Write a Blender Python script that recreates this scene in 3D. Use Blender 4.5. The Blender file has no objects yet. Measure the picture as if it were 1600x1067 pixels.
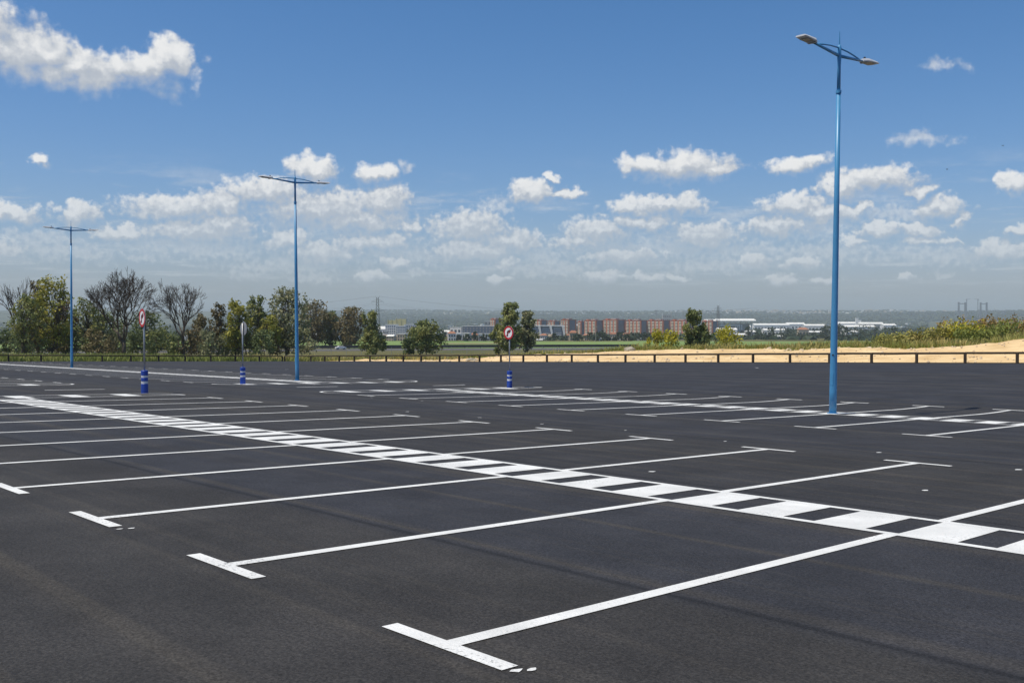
import bpy, math, random
import numpy as np
from mathutils import Vector, Matrix

random.seed(7)
rng = np.random.default_rng(7)
scene = bpy.context.scene
col = scene.collection
R = math.radians

# ------------------------------------------------------------------ camera
F_PX = 1534.265          # focal length in pixels of a 1600 px wide picture
CAM_Z = 1.5474           # eye height over the asphalt
PITCH = 0.02379          # looking slightly down
cam_data = bpy.data.cameras.new('camera')
cam_data.sensor_width = 36.0
cam_data.lens = 36.0 * F_PX / 1600.0
cam_data.clip_end = 40000.0
cam = bpy.data.objects.new('camera', cam_data)
col.objects.link(cam)
cam.location = (0, 0, CAM_Z)
cam.rotation_euler = (math.pi / 2 - PITCH, 0, 0)
scene.camera = cam

# ------------------------------------------------------------------ exposure
scene.view_settings.view_transform = 'Standard'
scene.view_settings.look = 'None'
scene.view_settings.exposure = 0.0
scene.view_settings.gamma = 1.0
scene.view_settings.use_curve_mapping = False
scene.render.engine = 'CYCLES'
cy = scene.cycles
cy.max_bounces = 4
cy.diffuse_bounces = 2
cy.glossy_bounces = 2
cy.transmission_bounces = 2
cy.volume_bounces = 0
cy.transparent_max_bounces = 6
cy.use_denoising = True
cy.caustics_reflective = False
cy.caustics_refractive = False

# ------------------------------------------------------------------ sun
SUN_EL = R(67.0)
SUN_AZ = R(-114.0)       # measured from the view direction (+Y), positive to the right
sun_data = bpy.data.lights.new('sun', 'SUN')
sun_data.energy = 4.3
sun_data.angle = R(0.5)
sun_data.color = (1.0, 0.92, 0.75)
sun = bpy.data.objects.new('sun', sun_data)
col.objects.link(sun)
sdir = Vector((math.sin(SUN_AZ) * math.cos(SUN_EL), math.cos(SUN_AZ) * math.cos(SUN_EL), math.sin(SUN_EL)))
sun.rotation_euler = (-sdir).to_track_quat('-Z', 'Y').to_euler()
sun.location = (-60, -30, 120)


def cam_dir(px, py):
    """world direction through a point of the 1600 x 1067 picture"""
    a, b = (px - 800.0) / F_PX, -(py - 533.5) / F_PX
    c, s = math.cos(PITCH), math.sin(PITCH)
    return Vector((a, c + b * s, -s + b * c))


# ------------------------------------------------------------------ sky
world = bpy.data.worlds.new('World')
scene.world = world
world.use_nodes = True
nt = world.node_tree
nt.nodes.clear()
SKY_STRENGTH = 0.088


def build_sky():
    N, L = nt.nodes, nt.links

    def new(t, **kw):
        n = N.new(t)
        for k, v in kw.items():
            setattr(n, k, v)
        return n

    def inp(n, i, v):
        if isinstance(v, bpy.types.NodeSocket):
            L.new(v, n.inputs[i])
        else:
            n.inputs[i].default_value = v

    def M(op, a, b=None, c=None, clamp=False):
        n = new('ShaderNodeMath', operation=op)
        n.use_clamp = clamp
        inp(n, 0, a)
        if b is not None:
            inp(n, 1, b)
        if c is not None:
            inp(n, 2, c)
        return n.outputs[0]

    def VM(op, a, b=None, c=None):
        n = new('ShaderNodeVectorMath', operation=op)
        inp(n, 0, a)
        if b is not None:
            inp(n, 1, b)
        if c is not None:
            inp(n, 2, c)
        return n.outputs['Value'] if op == 'LENGTH' else n.outputs[0]

    def ramp(v, a, b, smooth=True):
        n = new('ShaderNodeMapRange', interpolation_type='SMOOTHSTEP' if smooth else 'LINEAR', clamp=True)
        inp(n, 0, v)
        n.inputs[1].default_value = a
        n.inputs[2].default_value = b
        return n.outputs[0]

    def mixc(f, a, b):
        n = new('ShaderNodeMix', data_type='RGBA')
        inp(n, 0, f)
        inp(n, 6, a)
        inp(n, 7, b)
        return n.outputs[2]

    def noise(vec, scale, detail, rough, dim='3D'):
        n = new('ShaderNodeTexNoise', noise_dimensions=dim)
        L.new(vec, n.inputs['Vector'])
        n.inputs['Scale'].default_value = scale
        n.inputs['Detail'].default_value = detail
        n.inputs['Roughness'].default_value = rough
        return n

    sky = new('ShaderNodeTexSky', sky_type='NISHITA')
    sky.sun_disc = False
    sky.sun_elevation = SUN_EL
    sky.sun_rotation = SUN_AZ
    sky.altitude = 60
    sky.air_density = 1.0
    sky.dust_density = 1.0
    sky.ozone_density = 1.6
    tc = new('ShaderNodeTexCoord')
    d = tc.outputs['Generated']
    sep = new('ShaderNodeSeparateXYZ')
    L.new(d, sep.inputs[0])
    az = M('MULTIPLY', M('ARCTAN2', sep.outputs[0], sep.outputs[1]), 57.2958)
    el = M('MULTIPLY', M('ARCSINE', sep.outputs[2]), 57.2958)
    comb = new('ShaderNodeCombineXYZ')
    L.new(az, comb.inputs[0])
    L.new(el, comb.inputs[1])
    p = comb.outputs[0]
    # camera-like rendering of the clear blue
    srgb = new('ShaderNodeSeparateColor')
    L.new(sky.outputs[0], srgb.inputs[0])
    crgb = new('ShaderNodeCombineColor')
    for i, (g, e) in enumerate(((1.545, 1.6), (1.09, 1.14), (1.345, 1.07))):
        q = M('POWER', M('MULTIPLY', srgb.outputs[i], 0.088), e)
        L.new(M('MULTIPLY', q, g / SKY_STRENGTH), crgb.inputs[i])
    blue = crgb.outputs[0]
    # puffs: the outline of every cloud is bent by fractal noise, finer towards the horizon
    big = ramp(el, 4.0, 11.0)
    nz = mixc(big, noise(p, 1.15, 4.0, 0.5).outputs['Color'], noise(p, 0.5, 5.0, 0.5).outputs['Color'])
    ecl = M('MINIMUM', M('MAXIMUM', el, 0.0), 18.0)
    amp = M('MULTIPLY_ADD', ecl, 0.20, 0.75)
    off = VM('SUBTRACT', nz, (0.5, 0.5, 0.5))
    sc = new('ShaderNodeVectorMath', operation='SCALE')
    L.new(off, sc.inputs[0])
    L.new(amp, sc.inputs['Scale'])
    pw = VM('ADD', p, VM('MULTIPLY', sc.outputs[0], (1.7, 0.9, 0.0)))
    up = new('ShaderNodeCombineXYZ')
    upd = M('MULTIPLY_ADD', ecl, 0.042, 0.17)
    L.new(M('MULTIPLY', upd, -0.5), up.inputs[0])
    L.new(upd, up.inputs[1])
    pu = VM('ADD', pw, up.outputs[0])
    # cumulus as they stand over the valley: (x, y, half width, half height, thinness)
    C = [(-40, 55, 95, 70, 0), (40, 85, 85, 52, 0), (120, 110, 100, 40, 0), (205, 110, 85, 38, 0), (265, 102, 52, 40, 0),
         (316, 112, 26, 19, .3), (72, 251, 24, 11, .18),
         (20, 332, 48, 12, 0), (122, 333, 36, 17, 0), (-20, 390, 60, 14, .1),
         (285, 326, 88, 20, 0), (350, 318, 42, 22, 0), (310, 362, 90, 20, 0), (350, 352, 52, 20, 0), (190, 365, 52, 13, .05),
         (60, 372, 80, 16, .3), (130, 396, 70, 13, .25), (220, 402, 34, 9, .3), (330, 392, 95, 13, .35),
         (415, 300, 74, 22, 0), (505, 325, 110, 30, 0), (600, 318, 46, 28, 0), (560, 345, 90, 16, .15), (640, 355, 20, 9, .15),
         (494, 265, 40, 22, 0), (583, 268, 36, 15, .05), (630, 262, 12, 12, .3),
         (580, 378, 66, 15, 0), (505, 397, 62, 15, 0), (452, 375, 34, 14, .05), (424, 355, 12, 8, .2),
         (620, 410, 26, 10, .05), (385, 428, 34, 9, .2), (580, 432, 28, 9, .15), (490, 432, 40, 10, .2), (650, 425, 18, 7, .2),
         (735, 358, 62, 25, 0), (745, 392, 76, 15, .1), (800, 378, 54, 15, .15),
         (830, 302, 34, 18, 0), (775, 322, 34, 15, .2), (886, 301, 22, 10, .1), (863, 276, 17, 9, .15),
         (790, 412, 20, 8, .05), (782, 436, 20, 7, .05), (850, 397, 52, 16, .3),
         (1068, 260, 88, 26, 0), (1015, 256, 40, 17, 0), (1115, 267, 48, 12, 0),
         (1032, 322, 74, 17, 0), (985, 322, 34, 13, .05), (1010, 348, 60, 14, 0), (935, 362, 52, 18, 0), (910, 378, 50, 10, .1),
         (1100, 370, 60, 19, 0), (975, 402, 66, 15, .05), (1050, 388, 90, 15, .3), (1010, 432, 28, 7, .1), (945, 432, 34, 8, .05), (1055, 434, 16, 6, .1),
         (1245, 257, 48, 17, 0), (1372, 282, 76, 27, 0), (1325, 292, 48, 20, 0), (1440, 298, 30, 13, .05),
         (1240, 322, 56, 17, 0), (1290, 332, 66, 14, .05), (1342, 325, 24, 9, .1),
         (1465, 327, 44, 17, 0), (1502, 346, 15, 12, .15), (1590, 288, 38, 21, 0), (1660, 290, 60, 24, 0),
         (1210, 355, 60, 14, .1), (1375, 360, 36, 12, .1), (1432, 360, 36, 11, .15), (1250, 412, 34, 10, .1), (1180, 410, 24, 11, .1), (1160, 390, 90, 14, .35),
         (1330, 378, 24, 9, .05), (1442, 377, 26, 8, .05), (1487, 376, 16, 9, .05), (1565, 390, 56, 12, .1), (1592, 360, 32, 9, .1), (1300, 395, 90, 14, .38),
         (1485, 99, 42, 13, .36), (1440, 223, 60, 12, .4),
         (300, 388, 150, 17, .2), (520, 348, 150, 26, .2), (745, 386, 115, 21, .2), (985, 388, 150, 22, .2), (1245, 352, 125, 20, .2), (1285, 396, 150, 16, .2), (80, 388, 130, 16, .2), (1470, 398, 130, 14, .2), (640, 400, 120, 14, .22), (1120, 415, 120, 12, .22), (440, 415, 110, 12, .22), (870, 420, 110, 12, .24), (1400, 335, 90, 16, .24), (1420, 433, 14, 6, .15), (1220, 437, 30, 7, .15), (1290, 437, 22, 6, .15), (1470, 430, 20, 6, .25)]

    def to_ang(px, py):
        v = cam_dir(px, py).normalized()
        return math.degrees(math.atan2(v.x, v.y)), math.degrees(math.asin(v.z))

    blobs = []
    for (x, y, rx, ry, w) in C:
        a, e = to_ang(x, y)
        a2, _ = to_ang(x + rx, y)
        _, e2 = to_ang(x, y - ry)
        g = 1.16 if y < 300 else 1.34
        blobs.append((a, e, abs(a2 - a) * g, abs(e2 - e) * g * (1.05 if y < 330 else 1.15), w))
    # the same kind of sky goes on to both sides and behind
    r2 = random.Random(11)
    for k in range(46):
        a = r2.uniform(33, 180) * (1 if k % 2 else -1)
        e = 2.2 + 11 * r2.random() ** 1.5
        s = 0.35 + 0.11 * e
        blobs.append((a, e, s * r2.uniform(1.6, 3.8), s * r2.uniform(.55, .95), r2.choice((0, 0, .1, .25))))

    fine = mixc(big, noise(p, 3.0, 3.0, 0.5).outputs[0], noise(p, 1.5, 4.0, 0.5).outputs[0])
    ero = M('SUBTRACT', fine, 0.5)
    # faint far cloud deck low over the horizon, all around
    plx = new('ShaderNodeVectorMath', operation='DIVIDE')
    L.new(d, plx.inputs[0])
    zc = M('ADD', M('MAXIMUM', sep.outputs[2], 0.0), 0.035)
    cz = new('ShaderNodeCombineXYZ')
    for i in range(3):
        L.new(zc, cz.inputs[i])
    L.new(cz.outputs[0], plx.inputs[1])
    deck = noise(plx.outputs[0], 1.0, 7.0, 0.66).outputs[0]
    deck_a = M('MULTIPLY', ramp(deck, 0.50, 0.66), M('MULTIPLY', ramp(el, 0.8, 3.0), M('SUBTRACT', 1.0, ramp(el, 6.0, 9.5))))
    k = 1.0 / SKY_STRENGTH
    low = ramp(el, 1.0, 8.5)
    horizon = (0.53 * k, 0.60 * k, 0.66 * k, 1)
    reach = M('MULTIPLY_ADD', ramp(el, 1.5, 9.0), 0.30, 0.66)

    def background(c):
        b = new('ShaderNodeBackground')
        L.new(c, b.inputs[0])
        b.inputs[1].default_value = SKY_STRENGTH
        return b.outputs[0]

    def field_group(lst):
        """distance to the nearest cloud core, as a small node group"""
        g = bpy.data.node_groups.new('cloud_field', 'ShaderNodeTree')
        g.interface.new_socket('Point', in_out='INPUT', socket_type='NodeSocketVector')
        g.interface.new_socket('Depth', in_out='OUTPUT', socket_type='NodeSocketFloat')
        gi, go = g.nodes.new('NodeGroupInput'), g.nodes.new('NodeGroupOutput')
        acc = None
        for (a, e, rx, ry, w) in lst:
            v = g.nodes.new('ShaderNodeVectorMath')
            v.operation = 'MULTIPLY_ADD'
            v.inputs[1].default_value = (1 / rx, 1 / ry, 0)
            v.inputs[2].default_value = (-a / rx, -e / ry, 0)
            ln = g.nodes.new('ShaderNodeVectorMath')
            ln.operation = 'LENGTH'
            g.links.new(gi.outputs[0], v.inputs[0])
            g.links.new(v.outputs[0], ln.inputs[0])
            if acc is None:
                acc = ln.outputs['Value']
            else:
                m = g.nodes.new('ShaderNodeMath')
                m.operation = 'SMOOTH_MIN'
                m.inputs[2].default_value = 0.16
                g.links.new(acc, m.inputs[0])
                g.links.new(ln.outputs['Value'], m.inputs[1])
                acc = m.outputs[0]
        m = g.nodes.new('ShaderNodeMath')
        m.operation = 'SUBTRACT'
        m.inputs[0].default_value = 1.0
        g.links.new(acc, m.inputs[1])
        g.links.new(m.outputs[0], go.inputs[0])
        return g

    def field(q, g):
        n = new('ShaderNodeGroup')
        n.node_tree = g
        L.new(q, n.inputs[0])
        return n.outputs[0]

    def sector(lst):
        """sky and clouds of one slice of the compass"""
        alpha = M('MULTIPLY', deck_a, 0.42)
        thick = [b for b in lst if b[4] < .19]
        thin = [b for b in lst if b[4] >= .19]
        lit = M('MULTIPLY_ADD', ero, 2.0, 0.52, clamp=True)
        if thin:
            t = M('ADD', field(pw, field_group(thin)), M('MULTIPLY', ero, 1.9))
            alpha = M('MAXIMUM', alpha, M('MULTIPLY', ramp(t, 0.02, 0.95), M('MULTIPLY', reach, 0.62)))
        if thick:
            fg = field_group(thick)
            t = M('ADD', field(pw, fg), M('MULTIPLY', ero, 1.0))
            tu = M('ADD', field(pu, fg), M('MULTIPLY', ero, 0.45))
            top = M('SUBTRACT', t, tu)
            soft = ramp(top, -0.55, 0.35)
            hi = M('MULTIPLY_ADD', soft, -0.52, 1.02)
            a0 = ramp(M('DIVIDE', M('ADD', t, 0.03), hi, clamp=True), 0.0, 1.0)
            alpha = M('MAXIMUM', alpha, M('MULTIPLY', a0, reach))
            l2 = ramp(M('MULTIPLY_ADD', ero, 0.85, top), -0.12, 0.66)
            l2 = M('MULTIPLY_ADD', M('SUBTRACT', 1.0, ramp(t, 0.05, 0.75)), 0.10, M('MULTIPLY', l2, 0.92), clamp=True)
            mx = new('ShaderNodeMix', data_type='FLOAT')
            inp(mx, 0, ramp(a0, 0.0, 0.2))
            inp(mx, 2, lit)
            inp(mx, 3, l2)
            lit = mx.outputs[0]
        ccol = mixc(lit, (0.485 * k, 0.525 * k, 0.585 * k, 1), (0.92 * k, 0.915 * k, 0.90 * k, 1))
        ccol = mixc(M('MULTIPLY_ADD', low, 0.55, 0.45, clamp=True), horizon, ccol)
        return background(mixc(alpha, blue, ccol))

    def mixs(f, a, b):
        n = new('ShaderNodeMixShader')
        L.new(f, n.inputs[0])
        L.new(a, n.inputs[1])
        L.new(b, n.inputs[2])
        return n.outputs[0]
    edges = [-180, -120, -70, -30, -19, -11, -4, 4, 11, 19, 30, 70, 120, 180]

    def tree(i, j):
        if j - i == 1:
            lo, hi_ = edges[i], edges[j]
            return sector([b for b in blobs if b[0] + b[2] * 1.15 + 2.6 > lo and b[0] - b[2] * 1.15 - 2.6 < hi_])
        m = (i + j) // 2
        return mixs(M('GREATER_THAN', az, edges[m]), tree(i, m), tree(m, j))
    belt = M('MULTIPLY', M('GREATER_THAN', el, 0.0), M('LESS_THAN', el, 27.0))
    out = new('ShaderNodeOutputWorld')
    L.new(mixs(belt, background(blue), tree(0, len(edges) - 1)), out.inputs[0])


build_sky()
world.cycles.sampling_method = 'NONE'

# ------------------------------------------------------------------ helpers


def smooth(a, b, x):
    t = np.clip((x - a) / (b - a), 0, 1)
    return t * t * (3 - 2 * t)


class MB:
    def __init__(self):
        self.v, self.f = [], []

    def add(self, vs, fs):
        n = len(self.v)
        self.v += [tuple(q) for q in vs]
        self.f += [tuple(i + n for i in q) for q in fs]
        return self

    def box(self, c, s, rz=0.0, taper=1.0):
        x, y, z = s[0] / 2, s[1] / 2, s[2] / 2
        cr, sr = math.cos(rz), math.sin(rz)
        vs = []
        for sz, k in ((-z, 1.0), (z, taper)):
            for a, b in ((-x, -y), (x, -y), (x, y), (-x, y)):
                a, b = a * k, b * k
                vs.append((c[0] + a * cr - b * sr, c[1] + a * sr + b * cr, c[2] + sz))
        return self.add(vs, [(3, 2, 1, 0), (4, 5, 6, 7), (0, 1, 5, 4), (1, 2, 6, 5), (2, 3, 7, 6), (3, 0, 4, 7)])

    def tube(self, pts, rad, n=8, cap=True):
        pts = [Vector(q) for q in pts]
        vs, fs = [], []
        prev = None
        for i, q in enumerate(pts):
            t = (pts[min(i + 1, len(pts) - 1)] - pts[max(i - 1, 0)])
            t = t.normalized() if t.length > 1e-9 else Vector((0, 0, 1))
            if prev is None:
                a = t.orthogonal().normalized()
            else:
                a = prev - t * prev.dot(t)
                a = a.normalized() if a.length > 1e-6 else t.orthogonal().normalized()
            prev = a
            b = t.cross(a)
            r = rad[i] if isinstance(rad, (list, tuple)) else rad
            for k in range(n):
                w = 2 * math.pi * k / n
                vs.append(q + a * (r * math.cos(w)) + b * (r * math.sin(w)))
        for i in range(len(pts) - 1):
            for k in range(n):
                k2 = (k + 1) % n
                fs.append((i * n + k, i * n + k2, (i + 1) * n + k2, (i + 1) * n + k))
        if cap:
            fs.append(tuple(range(n - 1, -1, -1)))
            m = (len(pts) - 1) * n
            fs.append(tuple(range(m, m + n)))
        return self.add(vs, fs)

    def lathe(self, prof, n=20, c=(0, 0, 0)):
        vs, fs = [], []
        for (r, z) in prof:
            for k in range(n):
                w = 2 * math.pi * k / n
                vs.append((c[0] + r * math.cos(w), c[1] + r * math.sin(w), c[2] + z))
        for i in range(len(prof) - 1):
            for k in range(n):
                k2 = (k + 1) % n
                fs.append((i * n + k, i * n + k2, (i + 1) * n + k2, (i + 1) * n + k))
        fs.append(tuple(range(n - 1, -1, -1)))
        m = (len(prof) - 1) * n
        fs.append(tuple(range(m, m + n)))
        return self.add(vs, fs)

    def mesh(self, name, mat, smooth_=False):
        me = bpy.data.meshes.new(name)
        me.from_pydata(self.v, [], self.f)
        if mat:
            me.materials.append(mat)
        if smooth_:
            for q in me.polygons:
                q.use_smooth = True
        me.update()
        return me

    def build(self, name, mat, parent=None, smooth_=False):
        o = bpy.data.objects.new(name, self.mesh(name, mat, smooth_))
        col.objects.link(o)
        if parent is not None:
            o.parent = parent
        return o


def link_mesh(name, me, parent=None, loc=None, rz=None, scale=None):
    o = bpy.data.objects.new(name, me)
    col.objects.link(o)
    if parent is not None:
        o.parent = parent
    if loc is not None:
        o.location = loc
    if rz is not None:
        o.rotation_euler = (0, 0, rz)
    if scale is not None:
        o.scale = scale
    return o


def empty(name, loc=(0, 0, 0), rz=0.0):
    o = bpy.data.objects.new(name, None)
    o.empty_display_size = 0.2
    col.objects.link(o)
    o.location = loc
    o.rotation_euler = (0, 0, rz)
    return o


def tag(o, label=None, cat=None, group=None, kind=None):
    if label:
        o['label'] = label
    if cat:
        o['category'] = cat
    if group:
        o['group'] = group
    if kind:
        o['kind'] = kind
    return o


def copy_tree(o, parent=None):
    c = o.copy()
    col.objects.link(c)
    if parent is not None:
        c.parent = parent
    for ch in list(o.children):
        copy_tree(ch, c)
    return c


# ------------------------------------------------------------------ materials


def mat(name, rgb, rough=0.6, var=0.0, vscale=1.0, spec=0.4, metal=0.0, bump=0.0, bscale=30.0, rgb2=None, detail=5.0, objrand=0.0):
    m = bpy.data.materials.new(name)
    m.use_nodes = True
    t = m.node_tree
    b = t.nodes['Principled BSDF']
    b.inputs['Roughness'].default_value = rough
    b.inputs['Metallic'].default_value = metal
    b.inputs['Specular IOR Level'].default_value = spec
    b.inputs['Base Color'].default_value = (*rgb, 1)
    tc = t.nodes.new('ShaderNodeTexCoord')
    if var > 0 or rgb2:
        n = t.nodes.new('ShaderNodeTexNoise')
        n.inputs['Scale'].default_value = vscale
        n.inputs['Detail'].default_value = detail
        n.inputs['Roughness'].default_value = 0.6
        t.links.new(tc.outputs['Object'], n.inputs['Vector'])
        mr = t.nodes.new('ShaderNodeMapRange')
        mr.inputs[1].default_value = 0.3
        mr.inputs[2].default_value = 0.7
        t.links.new(n.outputs[0], mr.inputs[0])
        mx = t.nodes.new('ShaderNodeMix')
        mx.data_type = 'RGBA'
        t.links.new(mr.outputs[0], mx.inputs[0])
        if rgb2:
            mx.inputs[6].default_value = (*rgb, 1)
            mx.inputs[7].default_value = (*rgb2, 1)
        else:
            mx.inputs[6].default_value = (*[c * (1 - var) for c in rgb], 1)
            mx.inputs[7].default_value = (*[min(1, c * (1 + var)) for c in rgb], 1)
        src = mx.outputs[2]
        if objrand > 0:
            oi = t.nodes.new('ShaderNodeObjectInfo')
            hs = t.nodes.new('ShaderNodeHueSaturation')
            r2 = t.nodes.new('ShaderNodeMapRange')
            r2.inputs[3].default_value = 1 - objrand
            r2.inputs[4].default_value = 1 + objrand
            t.links.new(oi.outputs['Random'], r2.inputs[0])
            t.links.new(r2.outputs[0], hs.inputs['Value'])
            t.links.new(src, hs.inputs['Color'])
            src = hs.outputs[0]
        t.links.new(src, b.inputs['Base Color'])
    if bump > 0:
        n2 = t.nodes.new('ShaderNodeTexNoise')
        n2.inputs['Scale'].default_value = bscale
        n2.inputs['Detail'].default_value = 4
        t.links.new(tc.outputs['Object'], n2.inputs['Vector'])
        bp = t.nodes.new('ShaderNodeBump')
        bp.inputs['Strength'].default_value = bump
        bp.inputs['Distance'].default_value = 0.05
        t.links.new(n2.outputs[0], bp.inputs['Height'])
        t.links.new(bp.outputs[0], b.inputs['Normal'])
    return m


def leaf_mat(name, cols, vscale=0.35, transl=0.25):
    """foliage: colour drifts over the crown in patches, leaf by leaf speckle on top"""
    m = bpy.data.materials.new(name)
    m.use_nodes = True
    t = m.node_tree
    b = t.nodes['Principled BSDF']
    b.inputs['Roughness'].default_value = 0.65
    b.inputs['Specular IOR Level'].default_value = 0.25
    geo = t.nodes.new('ShaderNodeNewGeometry')
    tc = t.nodes.new('ShaderNodeTexCoord')
    n = t.nodes.new('ShaderNodeTexNoise')
    n.inputs['Scale'].default_value = vscale
    n.inputs['Detail'].default_value = 3
    t.links.new(tc.outputs['Object'], n.inputs['Vector'])
    ad = t.nodes.new('ShaderNodeMath')
    ad.operation = 'MULTIPLY_ADD'
    t.links.new(geo.outputs['Random Per Island'], ad.inputs[0])
    ad.inputs[1].default_value = 0.28
    mr = t.nodes.new('ShaderNodeMapRange')
    mr.inputs[1].default_value = 0.32
    mr.inputs[2].default_value = 0.68
    mr.inputs[4].default_value = 0.75
    t.links.new(n.outputs[0], mr.inputs[0])
    t.links.new(mr.outputs[0], ad.inputs[2])
    cr = t.nodes.new('ShaderNodeValToRGB')
    e = cr.color_ramp.elements
    while len(e) < len(cols):
        e.new(0.5)
    for i, c in enumerate(cols):
        e[i].position = i / (len(cols) - 1)
        e[i].color = (*c, 1)
    t.links.new(ad.outputs[0], cr.inputs[0])
    t.links.new(cr.outputs[0], b.inputs['Base Color'])
    tr = t.nodes.new('ShaderNodeBsdfTranslucent')
    t.links.new(cr.outputs[0], tr.inputs[0])
    mx = t.nodes.new('ShaderNodeMixShader')
    mx.inputs[0].default_value = transl
    t.links.new(b.outputs[0], mx.inputs[1])
    t.links.new(tr.outputs[0], mx.inputs[2])
    t.links.new(mx.outputs[0], t.nodes['Material Output'].inputs[0])
    return m


def asphalt_mat():
    m = bpy.data.materials.new('asphalt')
    m.use_nodes = True
    t = m.node_tree
    Lk = t.links.new
    b = t.nodes['Principled BSDF']
    b.inputs['Specular IOR Level'].default_value = 0.24
    tc = t.nodes.new('ShaderNodeTexCoord')
    sp = t.nodes.new('ShaderNodeSeparateXYZ')
    Lk(tc.outputs['Object'], sp.inputs[0])

    def math_(op, a, b_=None, c=None, clamp=False):
        n = t.nodes.new('ShaderNodeMath')
        n.operation = op
        n.use_clamp = clamp
        for i, q in enumerate((a, b_, c)):
            if q is None:
                continue
            if isinstance(q, bpy.types.NodeSocket):
                Lk(q, n.inputs[i])
            else:
                n.inputs[i].default_value = q
        return n.outputs[0]

    def noise(vec, s, d=4.0, r=0.55):
        n = t.nodes.new('ShaderNodeTexNoise')
        n.inputs['Scale'].default_value = s
        n.inputs['Detail'].default_value = d
        n.inputs['Roughness'].default_value = r
        Lk(vec, n.inputs['Vector'])
        return n.outputs[0]

    def mixc(f, a, b_, blend='MIX'):
        n = t.nodes.new('ShaderNodeMix')
        n.data_type = 'RGBA'
        n.blend_type = blend
        for i, q in ((0, f), (6, a), (7, b_)):
            if isinstance(q, bpy.types.NodeSocket):
                Lk(q, n.inputs[i])
            else:
                n.inputs[i].default_value = q
        return n.outputs[2]

    def mr(v, a, b_, c=0.0, d=1.0, sm=True):
        n = t.nodes.new('ShaderNodeMapRange')
        if sm:
            n.interpolation_type = 'SMOOTHSTEP'
        for i, q in enumerate((a, b_, c, d)):
            n.inputs[i + 1].default_value = q
        Lk(v, n.inputs[0])
        return n.outputs[0]
    # paver passes run along the rows: each pass laid with its own batch of mix
    mp = t.nodes.new('ShaderNodeMapping')
    mp.inputs['Scale'].default_value = (0.035, 1.0, 1.0)
    Lk(tc.outputs['Object'], mp.inputs[0])
    wob = math_('MULTIPLY_ADD', noise(tc.outputs['Object'], 0.18, 2.0), 0.16, sp.outputs[1])
    vr = mr(wob, -14.0, 58.0, sm=False)
    cr = t.nodes.new('ShaderNodeValToRGB')
    cr.color_ramp.interpolation = 'LINEAR'
    el = cr.color_ramp.elements
    stops = [(-14, 0.25), (-3.25, 0.1), (-3.15, 0.85), (1.0, 0.75), (1.3, 0.42), (3.0, 0.32), (4.2, 0.08), (6.2, 0.12), (7.2, 0.62), (9.6, 0.72), (10.6, 0.35), (12.0, 0.5),
             (13, 0.8), (16, 0.7), (17.4, 0.55), (20.5, 0.35), (22.0, 0.5), (22.6, 0.3), (23.3, 0.75), (30, 0.9), (38, 0.7), (45, 0.9), (57, 0.75)]
    while len(el) < len(stops):
        el.new(0.5)
    for i, (v, g) in enumerate(stops):
        el[i].position = (v + 14) / 72.0
        el[i].color = (g, g, g, 1)
    Lk(vr, cr.inputs[0])
    streak = noise(mp.outputs[0], 1.1, 6.0, 0.65)
    f = math_('ADD', cr.outputs[0], math_('MULTIPLY', math_('SUBTRACT', streak, 0.5), 1.1), clamp=True)
    base = mixc(f, (0.0355, 0.0335, 0.0312, 1), (0.0300, 0.0315, 0.0382, 1))
    # dusty tyre and roller tracks drawn along the lanes
    mp2 = t.nodes.new('ShaderNodeMapping')
    mp2.inputs['Scale'].default_value = (0.02, 2.2, 1.0)
    Lk(tc.outputs['Object'], mp2.inputs[0])
    dust = mr(noise(mp2.outputs[0], 1.0, 5.0, 0.6), 0.48, 0.70, 0.0, 0.9)
    base = mixc(dust, base, (0.056, 0.051, 0.044, 1))
    blot = mr(noise(tc.outputs['Object'], 0.7, 5.0, 0.65), 0.3, 0.75, 0.76, 1.22)
    # aggregate
    g1 = noise(tc.outputs['Object'], 42.0, 3.0, 0.7)
    g2 = t.nodes.new('ShaderNodeTexVoronoi')
    g2.inputs['Scale'].default_value = 75.0
    Lk(tc.outputs['Object'], g2.inputs['Vector'])
    g3 = t.nodes.new('ShaderNodeTexVoronoi')
    g3.inputs['Scale'].default_value = 85.0
    Lk(tc.outputs['Object'], g3.inputs['Vector'])
    sg = t.nodes.new('ShaderNodeSeparateColor')
    Lk(g3.outputs['Color'], sg.inputs[0])
    cell = mr(sg.outputs[0], 0.0, 1.0, 0.66, 1.34, False)
    # the cold joints between the passes show as thin dark seams
    seam = None
    for v0 in (-3.2, 1.35, 6.9, 10.4, 22.7):
        q = mr(math_('ABSOLUTE', math_('SUBTRACT', wob, v0 + 0.08)), 0.0, 0.07, 0.55, 1.0)
        seam = q if seam is None else math_('MULTIPLY', seam, q)
    gr = math_('MULTIPLY', mr(g1, 0.28, 0.72, 0.62, 1.42, False), math_('MULTIPLY', math_('MULTIPLY', blot, seam), cell))
    val = t.nodes.new('ShaderNodeVectorMath')
    val.operation = 'SCALE'
    Lk(base, val.inputs[0])
    Lk(gr, val.inputs['Scale'])
    chip = mr(g2.outputs['Distance'], 0.10, 0.18, 1.0, 0.0)
    rare = mr(noise(tc.outputs['Object'], 19.0, 2.0), 0.60, 0.70)
    fin = mixc(math_('MULTIPLY', math_('MULTIPLY', chip, rare), 0.55), val.outputs[0], (0.20, 0.19, 0.18, 1))
    Lk(fin, b.inputs['Base Color'])
    Lk(mr(streak, 0.3, 0.7, 0.72, 0.88), b.inputs['Roughness'])
    bp = t.nodes.new('ShaderNodeBump')
    bp.inputs['Strength'].default_value = 0.55
    bp.inputs['Distance'].default_value = 0.012
    Lk(g1, bp.inputs['Height'])
    Lk(bp.outputs[0], b.inputs['Normal'])
    return m


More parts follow.
